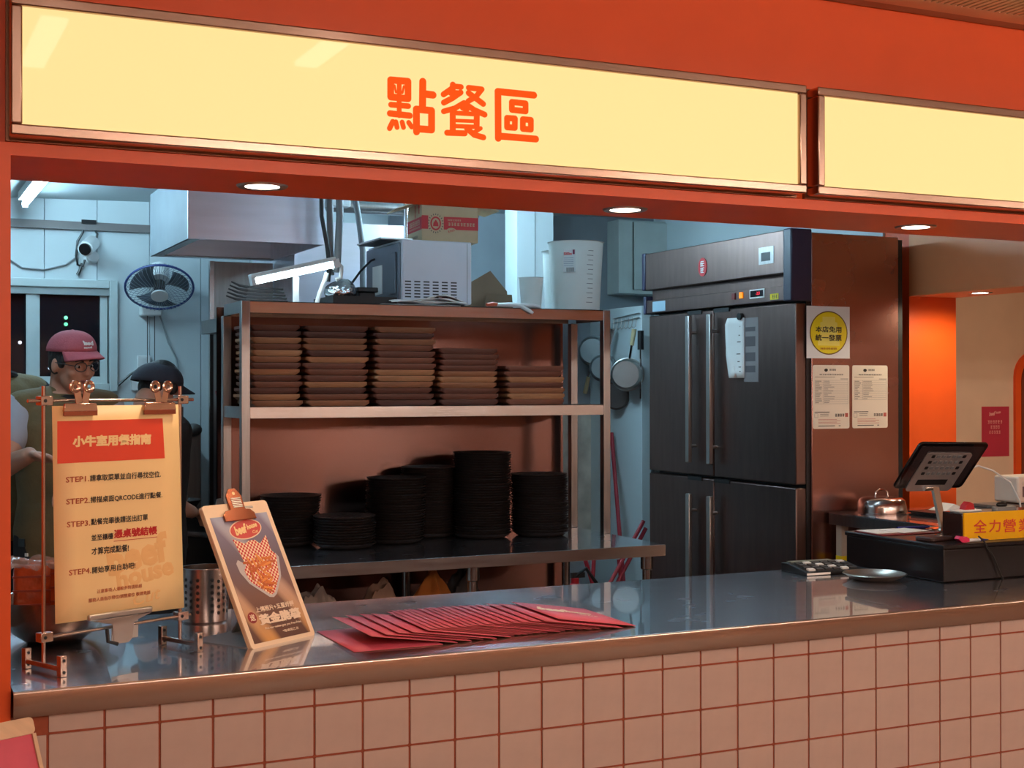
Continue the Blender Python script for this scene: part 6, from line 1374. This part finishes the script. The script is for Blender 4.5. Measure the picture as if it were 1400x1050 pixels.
    if face_detail:
        for sd in (-1, 1):
            ey = MB().ell((sd * 0.030, 0.075, 0.0), (0.013, 0.008, 0.007), H).build('eye', mat('eye_white', S(190, 180, 172), 0.3), t, world=True)
            MB().ell((sd * 0.030, 0.0815, -0.001), (0.006, 0.003, 0.006), H).build('iris', BLACKGLOSS, ey, world=True)
            MB().tube([H @ Vector((sd * (0.014 + 0.032 * k / 4), 0.0865 - 0.010 * (k / 4) ** 2, 0.022 + 0.004 * math.sin(PI * k / 4))) for k in range(5)], 0.0035, 6).build('eyebrow', HAIR, t, world=True)
        MB().ell((0, 0.083, -0.058), (0.021, 0.009, 0.0055), H).ell((0, 0.081, -0.066), (0.017, 0.009, 0.006), H).build('lips', mat('lips', S(150, 84, 76), 0.5), t, world=True)
    if glasses:
        for sd in (-1, 1):
            MB().tube([H @ Vector((sd * 0.034 + 0.025 * math.cos(a), 0.103 - 0.010 * abs(math.cos(a)) * (1 if sd * math.cos(a) > 0 else 0), 0.002 + 0.019 * math.sin(a))) for a in [2 * PI * k / 24 for k in range(24)]], 0.0020, 6, True).build('glasses_rim', DARKGREY, t, world=True)
            MB().tube([H @ Vector((sd * 0.058, 0.094, 0.006)), H @ Vector((sd * 0.076, 0.06, 0.008)), H @ Vector((sd * 0.082, -0.005, 0.008))], 0.0018, 6).build('glasses_temple', DARKGREY, t, world=True)
        MB().tube([H @ Vector((-0.010, 0.104, 0.006)), H @ Vector((0, 0.107, 0.009)), H @ Vector((0.010, 0.104, 0.006))], 0.0018, 6).build('glasses_bridge', DARKGREY, t, world=True)
    return t, B
hd1 = at(99, 497, Y=2.70)
# worker in the pink cap, looking down to the right
p1, B1 = person('worker in a pink cap, glasses and olive vest looking down behind the guide poster', hd1, (0.50, -0.86), 0.16, 0.06, (0.22, -0.97),
       {-1: (at(152, 655, Y=2.62), at(96, 668, Y=2.36), Vector((-0.3, -0.9, -0.1)), Vector((0, 0, 1))),
        1: (at(2, 640, Y=2.62), at(40, 622, Y=2.44), Vector((0.8, -0.5, -0.15)), Vector((0.2, 0.3, 1)))}, OLIVE, TEE, BLKCLOTH, PINKCAP, glasses=True, cap_text=('beef', 'house'))
from mathutils.bvhtree import BVHTree
def on_mesh(o, px, py):
    Wm = MW[root_of(o).name]
    bv = BVHTree.FromPolygons([Wm @ v.co for v in o.data.vertices], [tuple(p.vertices) for p in o.data.polygons])
    d = (at(px, py, Y=3.0) - CAM).normalized()
    return bv.ray_cast(CAM, d)
vst = [c for c in p1.children if c.name.startswith('vest')][0]
for (px, py, w, h, m) in ((30, 742, 0.036, 0.030, BLACK), (32, 758, 0.050, 0.012, PAPER)):
    hit = on_mesh(vst, px, py)
    if hit[0] is not None:
        nn = hit[1] if hit[1].y < 0 else -hit[1]
        MB().box((-w / 2, -h / 2, -0.002), (w / 2, h / 2, 0.003), frame(hit[0], Vector((-nn.y, nn.x, 0)), (0, 0, 1))).build('badge', m, vst, world=True)
# worker half hidden by the orange pillar, turned away
hd2 = at(-22, 478, Y=3.22)
p2, B2 = person('worker half hidden by the orange pillar in an olive vest with black sleeves', hd2, (-0.7, 0.7), 0.15, 0.0, (-0.25, 0.97),
       {1: (at(52, 600, Y=3.25), at(30, 640, Y=3.38), Vector((-0.4, 0.8, 0)), Vector((0, 0, 1))),
        -1: (at(-70, 600, Y=3.25), at(-60, 640, Y=3.38), Vector((0.4, 0.8, 0)), Vector((0, 0, 1)))}, OLIVE, BLKCLOTH, BLKCLOTH, None, hair_back=True, face_detail=False)
# worker in the dark cap, bending to the right
hd3 = at(220, 533, Y=2.95)
p3, B3 = person('worker in a dark navy cap bending down right behind the guide poster', hd3, (0.92, 0.30), 0.50, 0.0, (0.75, 0.55),
       {1: (at(235, 690, Y=2.9), at(262, 700, Y=3.1), Vector((0.6, 0.6, -0.2)), Vector((0, 0, 1))),
        -1: (at(190, 690, Y=3.1), at(215, 700, Y=3.3), Vector((0.6, 0.6, -0.2)), Vector((0, 0, 1)))}, BLKCLOTH, BLKCLOTH, BLKCLOTH, DARKCAP, cap_low=0.03)
